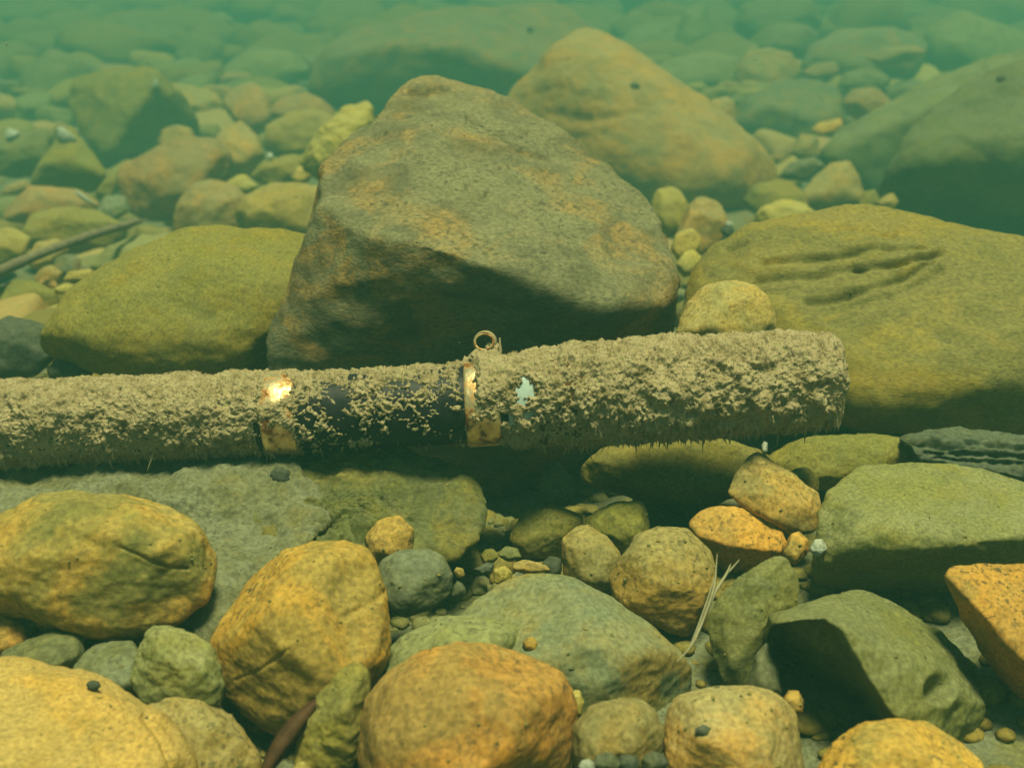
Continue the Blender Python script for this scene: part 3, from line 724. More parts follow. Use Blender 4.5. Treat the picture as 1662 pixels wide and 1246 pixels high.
# --- left side
for (mt, dd, pts, lb, kw) in [
    ('olive', 1.25, [(110, 172), (120, 130), (168, 113), (235, 104), (262, 120, .1), (302, 162, -.3), (322, 200, -.7), (328, 232, -1.0), (262, 262, -1.1), (200, 280, -.9), (168, 272, -.5), (148, 240), (120, 195)], "large angular stone with a dark right face, upper left", dict(sm=0.3, feat=[(248, 138, .6), (215, 185, .6), (180, 250, .35), (140, 150, .2)], lvl=6)),
    ('tan', 1.4, [(256, 136), (300, 138), (350, 150), (370, 175), (352, 200), (300, 195)], "pale slab behind the large angular stone's right side", {}),
    ('tan', 1.25, [(360, 162), (384, 140), (410, 134), (436, 150), (444, 190), (420, 222), (388, 205)], "pale knobbly stone upper left of the yellow crusted stones", {}),
    ('yellow', 1.1, [(428, 228), (438, 205), (480, 181), (525, 178), (547, 195), (548, 225), (525, 245), (480, 252), (440, 255)], "bright tan block with a lit top, left of the brown boulder", dict(sm=0.6)),
    ('tan', 1.22, [(438, 185), (460, 162), (500, 150), (535, 160), (545, 195), (500, 215)], "pale stone behind the bright tan block", {}),
    ('yellow', 0.88, [(488, 255), (518, 215), (558, 180), (602, 164), (606, 230), (565, 275), (520, 296), (490, 280)], "rough yellow crusted stone against the brown boulder's left shoulder", dict(rough=2.2, lvl=6)),
    ('tan', 1.05, [(343, 235), (362, 205), (392, 197), (417, 220), (430, 250), (422, 282), (380, 295), (350, 278)], "tall tan stone right of the large rounded mottled one", {}),
    ('tan', 0.98, [(188, 300), (198, 260), (235, 230), (282, 221), (340, 227), (372, 250), (378, 292), (360, 325), (300, 355), (240, 360), (202, 338)], "large rounded mottled tan stone on the left, below the angular dark faced one", dict(lvl=6)),
    ('tan', 1.12, [(256, 232), (264, 210), (286, 203), (308, 208), (318, 230), (290, 245)], "small round stone peeping above the large rounded mottled one", {}),
    ('tan', 0.88, [(280, 375), (290, 330), (315, 300), (346, 291), (382, 300), (402, 325), (398, 370), (350, 400), (295, 400)], "egg shaped tan stone at left of centre, above the broad olive boulder", dict(lvl=6)),
    ('yellow', 0.92, [(360, 302), (380, 284), (400, 284), (418, 300), (405, 320)], "small yellow stone on the egg shaped stone's shoulder", {}),
    ('yellow', 0.84, [(383, 362), (403, 320), (440, 299), (490, 296), (530, 305), (540, 375), (450, 400)], "smooth pale yellow stone between the egg shaped stone and the brown boulder", dict(lvl=6)),
    ('olive', 0.97, [(408, 288), (430, 262), (480, 250), (508, 262), (505, 292), (450, 305)], "olive brown stone below the bright tan block", {}),
    ('yellow', 0.90, [(473, 288), (482, 272), (500, 268), (508, 282), (500, 298), (480, 300)], "little yellow stone by the brown boulder's left edge", {}),
    ('moss', 1.10, [(-30, 245), (15, 221), (60, 209), (92, 220), (98, 248), (72, 280), (15, 290), (-30, 275)], "round greenish stone at the left edge", {}),
    ('olive', 1.0, [(50, 300), (60, 270), (95, 240), (112, 204), (126, 232), (152, 265), (173, 283), (160, 310, -.2), (110, 320, -.4), (65, 315, -.3)], "peaked olive stone with a dark hollow front, left", dict(sm=0.4, feat=[(70, 272, .4), (110, 258, .5), (155, 280, .3)])),
    ('tan', 0.93, [(4, 362), (28, 325), (65, 300), (96, 304), (130, 308), (162, 330), (150, 350), (60, 362)], "low tan stone with a pale sliver of shell on it, left", {}),
    ('olive', 0.86, [(32, 375), (58, 346), (110, 334), (162, 344), (208, 365), (205, 400), (120, 412), (50, 405)], "long low olive stone with a yellow rim, behind the stick", dict(lvl=6)),
    ('yellow', 0.80, [(-25, 400), (-5, 374), (30, 369), (49, 390), (42, 418), (0, 430), (-25, 425)], "bright yellow stone at the left edge above the stick", {}),
    ('tan', 0.80, [(42, 418), (62, 395), (95, 387), (112, 405), (98, 435), (58, 438)], "small tan stone behind the stick", {}),
    ('yellow', 0.70, [(103, 454), (112, 441), (148, 437), (152, 452), (122, 462)], "little yellow block shaped stone below the stick", dict(sm=0.5)),
    ('yellow', 0.695, [(88, 470), (105, 461), (130, 462), (120, 474), (96, 478)], "thin yellow pebble below the little yellow block", {}),
    ('tan', 0.73, [(60, 462), (68, 454), (88, 455), (94, 464), (76, 470)], "small tan pebble under the stick's shadow", {}),
    ('grey', 0.78, [(86, 440), (90, 420), (110, 412), (130, 420), (132, 445), (105, 452)], "greyish stone half hidden by the stick", {}),
    ('tan', 0.75, [(55, 455), (65, 436), (85, 430), (102, 442), (96, 460), (70, 464)], "dull stone below the stick near the left edge", {}),
    ('moss', 0.78, [(146, 435), (178, 400), (230, 379), (285, 378), (305, 395), (255, 425), (190, 452)], "green stone tucked behind the broad olive boulder", {}),
    ('olive', 0.70, [(-30, 490), (15, 455), (58, 458), (92, 475), (98, 505), (60, 525), (-30, 525)], "round olive stone with an orange patch, at the left edge", {}),
    ('dark', 0.62, [(-40, 550), (15, 515), (60, 519), (86, 545), (90, 580), (60, 612), (-40, 615)], "dark green stone at the left edge just above the rod", dict(rough=1.6)),
    ('dark', 0.60, [(76, 605), (98, 580), (130, 572), (153, 590), (148, 622), (90, 628)], "smaller dark stone behind the rod, left", {}),
    ('silt', 0.95, [(150, 345), (172, 318), (205, 318), (212, 342), (180, 360)], "greyish stone right of the low tan stone, left side", {}),
    ('olive', 1.0, [(155, 318), (168, 295), (186, 282), (192, 300), (180, 325)], "small olive wedge between the peaked stone and the large rounded mottled one", {}),
    ('tan', 1.02, [(2, 318), (14, 300), (40, 292), (52, 300), (40, 318)], "small tan stone left of the peaked olive one", {}),
    ('moss', 1.6, [(18, 190), (38, 110), (80, 80), (130, 98), (150, 145), (125, 200), (55, 212)], "hazy green hump at the upper left edge", {}),
    ('moss', 2.3, [(125, 90), (168, 46), (230, 23), (272, 38), (288, 72), (220, 95)], "faint green hump near the top left", {}),
    ('moss', 2.1, [(280, 100), (300, 66), (335, 54), (362, 72), (365, 105), (310, 118)], "faint stone right of the green hump near the top left", {}),
    ('moss', 2.0, [(265, 125), (290, 98), (320, 94), (350, 115), (330, 140), (280, 145)], "faint low stone behind the pale slab, upper left", {}),
    ('moss', 1.9, [(360, 130), (380, 95), (420, 80), (480, 85), (505, 115), (470, 145), (400, 148)], "hazy stone left of the long dark boulder at the back", {}),
    ('moss', 2.8, [(325, 45), (340, 24), (365, 20), (382, 38), (360, 58)], "faint small stone near the top edge, left of centre", {}),
    ('moss', 2.9, [(425, 58), (445, 38), (480, 36), (498, 55), (470, 72)], "faint stone near the top edge, left of the long dark boulder", {}),
    ('moss', 1.9, [(-40, 190), (-20, 150), (10, 140), (30, 165), (20, 205), (-30, 210)], "hazy green stone cut by the left edge", {}),
]:
    kw = dict(kw)
    lv = kw.pop("lvl", 5)
    R("river_stone", mt, lb, pts, d=dd, lvl=lv, group=MIDL if dd < 1.4 else FAR, **kw)

# --- small rubble lying in the gaps of the middle distance: copies of a few stones
def rubble():
    rg = np.random.default_rng(77)
    cell = 5
    zb = np.full((int(H0) // cell + 2, int(W0) // cell + 2), 99.0)
    for pr in SEEN:
        m = (pr[:, 0] > 0) & (pr[:, 0] < W0) & (pr[:, 1] > 0) & (pr[:, 1] < H0)
        np.minimum.at(zb, ((pr[m, 1] / cell).astype(int), (pr[m, 0] / cell).astype(int)), pr[m, 2])
    protos = []
    V, F, E, deg = ico(4)
    mats = ['tan', 'olive', 'moss', 'yellow', 'grey', 'umber']
    for k in range(12):
        P = V * np.array([1.2, 0.95, 0.66]) * (1 + 0.42 * pn(V * 1.1 + 9.1 * k) + 0.2 * pn(V * 2.6 + 5 * k) + 0.06 * pn(V * 7 + k))[:, None]
        P = np.sign(P) * np.minimum(np.abs(P), np.array([1.0, 0.85, 0.5]))
        protos.append((smooth(P, E, deg, 4), mats[k % 6]))
    first = {}
    put = 0
    for _ in range(16000):
        if put >= 130: break
        y = rg.uniform(0.62, 4.6); x = rg.uniform(-0.5, 0.5) * y * 1.02
        r = rg.uniform(0.012, 0.045) * (0.35 + 0.65 * y / 1.5)
        z = bed_z(np.array([[x, y, 0.0]]))[0] + 0.35 * r
        px, py, dd = project(np.array([[x, y, z + 0.45 * r]]))[0]
        if not (5 < px < W0 - 5 and 5 < py < 700): continue
        cx, cy = int(px / cell), int(py / cell)
        if zb[cy, cx] < dd: continue
        k = int(rg.integers(12))
        if k not in first:
            o = mesh_obj("river_stone", protos[k][0], F, M[protos[k][1]])
            first[k] = o
        else:
            o = first[k].copy(); COL.objects.link(o)
        o.location = (x, y, z); o.scale = (r, r * rg.uniform(.8, 1.2), r * rg.uniform(.7, 1.2))
        o.rotation_euler = (rg.uniform(-.4, .4), rg.uniform(-.4, .4), rg.uniform(0, 6.28))
        w_ = int(max(2, 1.1 * FPX * r / dd / cell))
        zb[max(0, cy - w_):cy + w_, max(0, cx - w_):cx + w_] = np.minimum(zb[max(0, cy - w_):cy + w_, max(0, cx - w_):cx + w_], dd)
        side = "left" if px < 831 else "right"
        far = "faint far off" if dd > 1.7 else "small"
        tag(o, f"{far} stone in the loose rubble between the bigger stones, {side} side", "stone", f"{far} rubble on the {side}")
        put += 1


rubble()

# --- snails and flecks
for (mt, dd, x, y, rx, ry, lb) in [
    ('dark', 0.432, 455, 771, 17, 14, "dark round snail on the silty boulder under the rod"),
    ('dark', 0.40, 84, 802, 23, 16, "dark snail half hidden behind the large olive cobble"),
    ('dark', 0.283, 152, 1112, 12, 9, "small dark snail on the pale yellow corner boulder"),
    ('dark', 0.915, 1030, 141, 9, 7, "small dark snail on the sloping tan boulder"),
    ('dark', 1.22, 860, 48, 5, 4, "tiny dark snail on the long boulder at the back"),
    ('dark', 0.82, 1625, 127, 8, 6, "dark snail on the sloping green boulder at the right edge"),
    ('dark', 0.295, 1141, 1186, 13, 10, "small dark snail on the block shaped tan cobble")]:
    R("snail", mt, lb, [(x + rx * math.cos(a), y + ry * math.sin(a)) for a in np.linspace(0, 6.28, 9)[:-1]], d=(0.437 if x == 84 else 'snap'), lvl=4, rough=2.2, T=0.6, group="dark snails on the stones", cat="snail")
for (dd, pts, lb) in [
    (0.99, [(94, 222), (92, 206), (104, 208), (124, 226), (118, 234), (102, 234)], "white chip of shell on the peaked olive stone"),
    (1.08, [(8, 224), (10, 208), (16, 216), (32, 216), (28, 222), (14, 228)], "white chip of shell at the left edge behind the round greenish stone"),
    (0.96, [(433, 254), (435, 248), (441, 248), (444, 256), (438, 260)], "white fleck below the bright tan block"),
    (1.14, [(248, 138), (250, 128), (256, 130), (257, 140), (252, 144)], "white fleck on the large angular stone's ridge"),
    (0.90, [(121, 312), (125, 309), (140, 320), (155, 332), (152, 335), (138, 326)], "pale sliver of shell on the low tan stone"),
    (0.352, [(1592, 1190), (1598, 1180), (1612, 1180), (1618, 1190), (1610, 1198), (1598, 1198)], "cream pebble on the silt right of the arched green stone"),
    (0.43, [(1236, 722), (1240, 716), (1246, 718), (1246, 732), (1238, 736)], "white chip under the rod's right end"),
    (0.40, [(1309, 955), (1313, 946), (1318, 948), (1316, 962), (1310, 966)], "white sliver beside the leaning green slab")]:
    R("shell_chip", 'white', lb, pts, d='snap', lvl=4, cat="shell", group="white chips of shell")

# ------------------------------------------------------------------ the rod
def simple_mat(name, col, rough=0.6, metal=0.0, spec=0.3):
    m = bpy.data.materials.new(name); m.use_nodes = True
    b = m.node_tree.nodes["Principled BSDF"]
    b.inputs["Base Color"].default_value = (*col, 1); b.inputs["Roughness"].default_value = rough
    b.inputs["Metallic"].default_value = metal; b.inputs["Specular IOR Level"].default_value = spec
    return m


def noisy_mat(name, stops, scale, rough=0.9, detail=6, bump=0.4, bd=0.0006, metal=0.0, metal_stops=None):
    m = bpy.data.materials.new(name); m.use_nodes = True
    N, L = m.node_tree.nodes, m.node_tree.links
    b = N["Principled BSDF"]
    tc = N.new("ShaderNodeTexCoord")
    n = N.new("ShaderNodeTexNoise"); n.inputs["Scale"].default_value = scale; n.inputs["Detail"].default_value = detail; n.inputs["Roughness"].default_value = 0.65
    L.new(tc.outputs["Object"], n.inputs["Vector"])
    r = N.new("ShaderNodeValToRGB")
    els = r.color_ramp.elements
    while len(els) < len(stops): els.new(0.5)
    for e, (p, c) in zip(els, stops):
        e.position = p; e.color = (*c, 1)
    L.new(n.outputs[0], r.inputs[0]); L.new(r.outputs[0], b.inputs["Base Color"])
    b.inputs["Roughness"].default_value = rough; b.inputs["Metallic"].default_value = metal
    b.inputs["Specular IOR Level"].default_value = 0.15
    if metal_stops:
        r2 = N.new("ShaderNodeMapRange"); r2.inputs[1].default_value, r2.inputs[2].default_value = metal_stops
        r2.inputs[3].default_value = 0.95; r2.inputs[4].default_value = 0.0
        L.new(n.outputs[0], r2.inputs[0]); L.new(r2.outputs[0], b.inputs["Metallic"])
    n2 = N.new("ShaderNodeTexNoise"); n2.inputs["Scale"].default_value = scale * 4; n2.inputs["Detail"].default_value = 4
    L.new(tc.outputs["Object"], n2.inputs["Vector"])
    bp = N.new("ShaderNodeBump"); bp.inputs["Strength"].default_value = bump; bp.inputs["Distance"].default_value = bd
    L.new(n2.outputs[0], bp.inputs["Height"]); L.new(bp.outputs[0], b.inputs["Normal"])
    return m


M['siltfuzz'] = noisy_mat("settled_silt", [(0.28, (0.11, 0.085, 0.035)), (0.42, (0.25, 0.20, 0.10)), (0.58, (0.325, 0.265, 0.15)), (0.70, (0.18, 0.18, 0.06))], 170, rough=1.0, bump=0.6)
M['black'] = noisy_mat("black_lacquer", [(0.3, (0.008, 0.009, 0.010)), (0.7, (0.020, 0.021, 0.022))], 200, rough=0.45, bump=0.1)
M['cork'] = noisy_mat("brown_fouled_grip", [(0.3, (0.05, 0.028, 0.010)), (0.7, (0.10, 0.055, 0.018))], 300, rough=0.95)
M['brass'] = noisy_mat("tarnished_gold_metal", [(0.40, (0.95, 0.74, 0.42)), (0.52, (0.66, 0.40, 0.16)), (0.60, (0.17, 0.065, 0.016))], 150, rough=0.42, bump=0.35, metal_stops=(0.46, 0.60))
M['ring'] = simple_mat("gold_ring_metal", (0.85, 0.72, 0.42), 0.3, 1.0)
M['collar'] = noisy_mat("pale_blue_white_plastic", [(0.3, (0.25, 0.33, 0.30)), (0.7, (0.40, 0.50, 0.47))], 90, rough=0.5, bump=0.05)

DROD = 0.45
PXM = DROD / FPX


def axis_px(x):
    return np.interp(x, [-300, 0, 430, 740, 950, 1100, 1380], [707, 692, 673, 658, 643, 634, 619])


_pA, _pB = at(0, axis_px(0), DROD), at(1300, axis_px(1300), DROD)
RA = (_pB - _pA) / np.linalg.norm(_pB - _pA)          # along the rod
_tc = CAM - at(700, axis_px(700), DROD)
RC = _tc - (_tc @ RA) * RA; RC /= np.linalg.norm(RC)   # towards the viewer's side
RU = np.cross(RC, RA); RU /= np.linalg.norm(RU)        # upper side
if RU[2] < 0: RU = -RU
ROD0 = at(700, axis_px(700), DROD)

rod = bpy.data.objects.new("fishing_rod", None)
COL.objects.link(rod)
rod.location = ROD0
tag(rod, "sunken silt covered fishing rod butt with two gold bands and a small ring", "fishing rod")


def ctr_at(x):
    return at(x, axis_px(x), DROD) - ROD0


def lathe(name, prof, mat, nseg=96, caps=True, kind=None):
    """prof: list of (photo x along the rod, radius in photo px at the rod)"""
    th = np.linspace(0, 2 * np.pi, nseg, endpoint=False)
    ring = np.cos(th)[:, None] * RC + np.sin(th)[:, None] * RU
    P = np.concatenate([ctr_at(x) + ring * r * PXM for x, r in prof])
    n = len(prof)
    i = np.arange(n * nseg).reshape(n, nseg)
    j = np.roll(i, -1, 1)
    F = np.stack([i[:-1], j[:-1], j[1:], i[1:]], -1).reshape(-1, 4)
    return mesh_obj(name, P, F, mat, rod)


lathe("blank", [(-260, 64), (0, 64), (200, 63), (428, 62), (600, 63), (760, 64), (822, 64), (823, 0.5)], M['black'])
lathe("grip", [(858, 1), (860, 66), (866, 72), (930, 78), (1100, 78), (1300, 74), (1345, 68), (1356, 55), (1360, 1)], M['cork'])
lathe("metal_band", [(434, 60), (435, 66), (437, 67.5), (484, 67.5), (487, 66), (488, 60)], M['brass'])
lathe("metal_band", [(756, 60), (757, 67), (760, 69), (808, 69), (812, 67), (813, 60)], M['brass'])
lathe("collar", [(824, 60), (826, 68), (832, 71), (850, 73), (866, 72), (872, 66), (873, 50)], M['collar'])

# ring on top of the second band: a short open tube with wire edges, standing on a foot
def torus(name, c, ax, R0, r0, mat, parent, n=48, m=10, squash=1.0):
    ax = ax / np.linalg.norm(ax)
    e1 = np.cross(ax, UP); e1 /= np.linalg.norm(e1)
    e2 = np.cross(ax, e1)
    u = np.linspace(0, 2 * np.pi, n, endpoint=False); v = np.linspace(0, 2 * np.pi, m, endpoint=False)
    U_, V_ = np.meshgrid(u, v, indexing='ij')
    dirr = np.cos(U_)[..., None] * e1 + np.sin(U_)[..., None] * e2 * squash
    P = c + dirr * (R0 + r0 * np.cos(V_))[..., None] + ax * (r0 * np.sin(V_))[..., None]
    i = np.arange(n * m).reshape(n, m)
    a, b = np.roll(i, -1, 0), np.roll(i, -1, 1)
    F = np.stack([i, a, np.roll(a, -1, 1), b], -1).reshape(-1, 4)
    return mesh_obj(name, P.reshape(-1, 3), F, mat, parent)


def tube_between(name, pts, rads, mat, parent, nseg=16, noise=0.0):
    pts = np.array(pts, float)
    t = np.gradient(pts, axis=0); t /= np.linalg.norm(t, axis=1)[:, None]
    ref = np.array([0.1, 0.3, 0.95])
    P = []
    th = np.linspace(0, 2 * np.pi, nseg, endpoint=False)
    for p, tt, r in zip(pts, t, rads):
        e1 = np.cross(tt, ref); e1 /= np.linalg.norm(e1); e2 = np.cross(tt, e1)
        P.append(p + (np.cos(th)[:, None] * e1 + np.sin(th)[:, None] * e2) * r)
    P = np.concatenate(P)
    if noise:
        P = P + (fbm(P * 60, 2) * noise)[:, None] * np.array([0.2, 0.4, 1.0])
    n = len(pts)
    i = np.arange(n * nseg).reshape(n, nseg); j = np.roll(i, -1, 1)
    F = np.stack([i[:-1], j[:-1], j[1:], i[1:]], -1).reshape(-1, 4)
    return mesh_obj(name, P, F, mat, parent)


def rodpt(x, y, fwd=0.0):
    """point over the rod: photo x,y at the rod's distance, moved towards the viewer by fwd px"""
    return at(x, y, DROD) - ROD0 + RC * fwd * PXM


rc = rodpt(786, 555)
axr = 0.96 * RC + 0.05 * RU - 0.12 * RA
g = torus("guide_ring", rc + axr * 3 * PXM, axr, 15 * PXM, 1.9 * PXM, M['brass'], rod, squash=0.85)
tag(g, "small bright gold ring")
tube_between("ring_sleeve", [rc + axr * k * PXM for k in (3, -4, -10, -16)], [16 * PXM, 19 * PXM, 20 * PXM, 17 * PXM], M['siltfuzz'], rod, 32)
def lump(c, rx, ry, seed_):
    V, F, E, deg = ico(5)
    P = V[:, :1] * rx * RA + V[:, 1:2] * ry * RU + V[:, 2:3] * 0.8 * rx * RC
    P = P * (1 + 0.5 * fbm(V * 1.8 + seed_, 4, 0.65))[:, None]
    o_ = mesh_obj("silt_lump", P * PXM + c, F, M['siltfuzz'], rod)


lump(rodpt(787, 580), 25, 13, 3.0)
lump(rodpt(801, 566, -8), 12, 13, 8.0)
tube_between("ring_foot", [rodpt(763, 592), rodpt(770, 575), rodpt(778, 566)], [9 * PXM, 6 * PXM, 4 * PXM], M['siltfuzz'], rod, 14)
tube_between("ring_foot", [rodpt(815, 592), rodpt(806, 577), rodpt(796, 567)], [9 * PXM, 6 * PXM, 4 * PXM], M['siltfuzz'], rod, 14)
tube_between("ring_prong", [rodpt(811, 590), rodpt(812, 570), rodpt(811, 548)], [3.2 * PXM, 2.4 * PXM, 1.4 * PXM], M['siltfuzz'], rod, 10)


# silt: a crust over rod, bands and grip, thick on top, thin and flecked below; h < 0 leaves the rod bare
def build_silt():
    NU, NT = 1500, 420
    xs = np.linspace(-230, 1375, NU)
    th = np.linspace(-np.pi, np.pi, NT, endpoint=False)
    X, T = np.meshgrid(xs, th, indexing='ij')
    X = X.ravel(); T = T.ravel()
    base = np.interp(X, [-300, 0, 200, 430, 435, 488, 490, 600, 755, 757, 813, 822, 835, 870, 900, 960, 1100, 1300, 1345, 1362, 1375],
                     [64.5, 64.5, 63.5, 62.5, 67.8, 67.8, 63.2, 63.4, 64.4, 69.2, 69.2, 66, 71.5, 73.5, 75, 78.5, 78.5, 74.5, 69, 58, 20])
    ring = np.cos(T)[:, None] * RC + np.sin(T)[:, None] * RU
    C = at(0, 0, DROD) * 0 + np.stack([np.interp(X, xs, np.array([ctr_at(x)[k] for x in xs])) for k in range(3)], 1)
    P0 = C + ring * (base * PXM)[:, None]
    s = ring[:, 2]                                   # how far up the surface faces
    Q = P0 / PXM                                     # photo px as noise unit
    big = fbm(Q / 75, 2)
    puff = billow(Q / 27 + 3, 4, 0.7)
    fine = fbm(Q / 6.0 + 11, 2)
    # coverage and thickness along the rod
    amp = np.interp(X, [-230, 380, 428, 440, 484, 500, 730, 765, 815, 830, 880, 940, 1375], [17, 17, 14, 8, 8, 9, 9, 14, 16, 15, 19, 21, 19])
    bias = np.interp(X, [-230, 380, 428, 440, 484, 500, 560, 640, 730, 765, 815, 830, 880, 940, 1375], [.25, .28, .1, -.1, -.1, -.04, -.09, -.14, -.18, .0, .12, .15, .12, .22, .25])
    slope = np.interp(X, [-230, 400, 500, 740, 830, 940, 1375], [.46, .44, .5, .5, .5, .42, .42])
    mid = np.interp(X, [440, 520, 740, 830], [0, 1, 1, 0])
    rough_n = fbm(Q / 30 + 9, 5, 0.62)
    drip = pn(np.stack([X / 6.5, T * base / 20, 0 * X + 3], 1)) + 0.6 * pn(np.stack([X / 3.2, T * base / 11, 0 * X + 8], 1))
    cav = np.clip(pn(Q / 15 + 40) - 0.12, 0, 1)
    lower = np.clip(0.55 - s, 0, 1)
    velvet = np.clip(0.5 + 0.9 * big + 0.5 * s, 0.25, 1)
    h = bias + slope * s + 0.75 * rough_n + 0.15 * (puff - 0.42) + 0.8 * big + 0.42 * drip * lower - 1.3 * cav * (1.15 - 0.7 * velvet) \
        + mid * (0.9 * pn(Q / 9 + 77) + 0.9 * pn(Q / 5 + 177) - 0.1) + 1.5 * np.exp(-((X - 790) / 24) ** 2) * np.clip(s - .1, 0, 1) ** 2 + 0.55 * np.exp(-((X - 850) / 24) ** 2) * np.clip(0.7 - s, 0, 1)
    # patches left bare: on the bands and the collar
    yv = axis_px(X) - base * np.sin(T)
    front = np.cos(T) > 0
    wob = 9 * fine + 12 * big

    def bare(x, y, rx, ry, k):
        nonlocal h
        q = ((X + wob - x) / rx) ** 2 + ((yv + wob - y) / ry) ** 2
        h = h - np.where(front, k * np.exp(-q ** 2) * np.clip(1 + 1.3 * pn(Q / 7 + x), 0.2, 2), 0)
    bare(460, 627, 22, 19, 1.3)
    bare(466, 716, 22, 20, 0.7)
    bare(764, 622, 12, 42, 1.6)
    bare(788, 708, 24, 18, 0.9)
    bare(852, 630, 13, 17, 0.95)
    bare(846, 648, 10, 9, 0.7)
    bare(856, 672, 12, 9, 0.9)
    bare(715, 630, 34, 30, 0.3)
    hm = np.where(h > 0, h, np.maximum(h, -0.25))
    furred = (X < 425) | (X > 884)
    hm = np.where(furred, np.maximum(hm, 0.05 + 0.30 * np.clip(0.7 * rough_n + 0.45 * drip + 0.3 * fine, -0.12, 1)), hm)
    # soft top so that clumps are rounded
    hm = np.where(hm > 0, 0.95 * np.tanh(hm / 0.95), hm)
    endf = np.clip((1372 + 5 * np.sin(T) + 4 * big - X) / 22, 0, 1)
    endf = np.sqrt(1 - (1 - endf) ** 2)
    rad = (base + amp * hm + (2.0 * fine + 1.6 * pn(Q / 3.0 + 5)) * (hm > 0)) * np.where(X > 1340, endf, 1.0)
    rad = np.maximum(rad, 0.0)
    P = C + ring * (rad * PXM)[:, None]
    tang = np.stack([pn(Q / 9 + 50), pn(Q / 9 + 90), pn(Q / 9 + 130)], 1) * (3.6 * PXM) * np.clip(hm * 3, 0, 1)[:, None]
    P = P + tang
    i = np.arange(NU * NT).reshape(NU, NT)
    j = np.roll(i, -1, 1)
    F = np.stack([i[:-1], j[:-1], j[1:], i[1:]], -1).reshape(-1, 4)
    hv = hm.reshape(-1)
    keep = hv[F].max(1) > -0.10                      # bare lacquer has no crust at all
    F = F[keep]
    used = np.unique(F)
    remap = -np.ones(len(P), np.int64); remap[used] = np.arange(len(used))
    o = mesh_obj("silt_crust", P[used], remap[F], M['siltfuzz'], rod)
    tag(o, "crumbly tan silt crust", kind="stuff")
    # fuzz: fine threads of silt and algae standing on the crust, and a fringe hanging below
    rg = np.random.default_rng(21)
    vis = np.where((hm > 0.03) & (np.cos(T) > -0.5))[0]
    pick = rg.choice(vis, 60000)
    n = ring[pick]
    L_ = rg.uniform(0.8, 3.6, len(pick)) * PXM
    dirs = n * 0.7 + rg.normal(0, .45, (len(pick), 3)) + np.array([0, 0, .35])
    under = s[pick] < -0.35
    dirs[under] = n[under] * 0.5 + rg.normal(0, .25, (under.sum(), 3)) + np.array([0, 0, -0.7])
    L_[under] *= rg.uniform(0.8, 2.2, under.sum())
    dirs /= np.linalg.norm(dirs, axis=1)[:, None]
    # hanging fringe
    low = np.where((s < -0.5) & (X > -200) & (X < 1350))[0]
    w = np.where((X[low] > 490) & (X[low] < 860), 0.08, 1.0) * np.exp(7 * pn(Q[low] / 13 + 300))
    lp = rg.choice(low, 4200, p=w / w.sum())
    ld = np.tile(np.array([0, 0, -1.0]), (len(lp), 1)) + rg.normal(0, .34, (len(lp), 3))
    ld /= np.linalg.norm(ld, axis=1)[:, None]
    ll = rg.gamma(1.8, 3.6, len(lp)) * PXM
    A0 = np.concatenate([P[pick], P[lp]])
    D0 = np.concatenate([dirs, ld]); L0 = np.concatenate([L_, ll])
    Wd = np.concatenate([rg.uniform(.35, .8, len(pick)), rg.uniform(1.2, 3.8, len(lp))]) * PXM
    side = np.cross(D0, rg.normal(size=D0.shape)); side /= np.linalg.norm(side, axis=1)[:, None]
    sid2 = np.cross(D0, side)
    B = A0 - D0 * (1.5 * PXM)
    V = np.stack([B + side * Wd[:, None], B + (-.5 * side + .87 * sid2) * Wd[:, None], B + (-.5 * side - .87 * sid2) * Wd[:, None], A0 + D0 * L0[:, None]], 1).reshape(-1, 3)
    k = np.arange(len(A0))[:, None] * 4
    F2 = np.concatenate([k + np.array([[0, 1, 3]]), k + np.array([[1, 2, 3]]), k + np.array([[2, 0, 3]])])
    o = mesh_obj("algae_fuzz", V, F2, M['siltfuzz'], rod, smooth_shade=False)
    tag(o, "fine fuzz and hanging threads on the silt", kind="stuff")


build_silt()

# ------------------------------------------------------------------ sticks, grass, leaf
M['wood'] = noisy_mat("waterlogged_wood", [(0.3, (0.10, 0.085, 0.05)), (0.7, (0.20, 0.17, 0.10))], 120, rough=0.9)
M['straw'] = noisy_mat("dry_grass", [(0.3, (0.20, 0.18, 0.095)), (0.7, (0.33, 0.30, 0.18))], 150, rough=0.8)
M['leaf'] = noisy_mat("brown_leaf", [(0.3, (0.035, 0.017, 0.007)), (0.7, (0.085, 0.04, 0.014))], 150, rough=0.7)

tt = np.linspace(0, 1, 24)
sp = [at(-40 + 282 * t, 458 - 103 * t - 8 * math.sin(3.1 * t), 0.85 + 0.32 * t) for t in tt]
o = tube_between("stick", sp, [(0.0046 - 0.0006 * t) * (1 if t < .9 else max(.05, (1 - t) / .1)) for t in tt], M['wood'], None, 18, noise=0.0012)
tag(o, "grey waterlogged stick with a pointed end, lying among the stones at left", "stick")


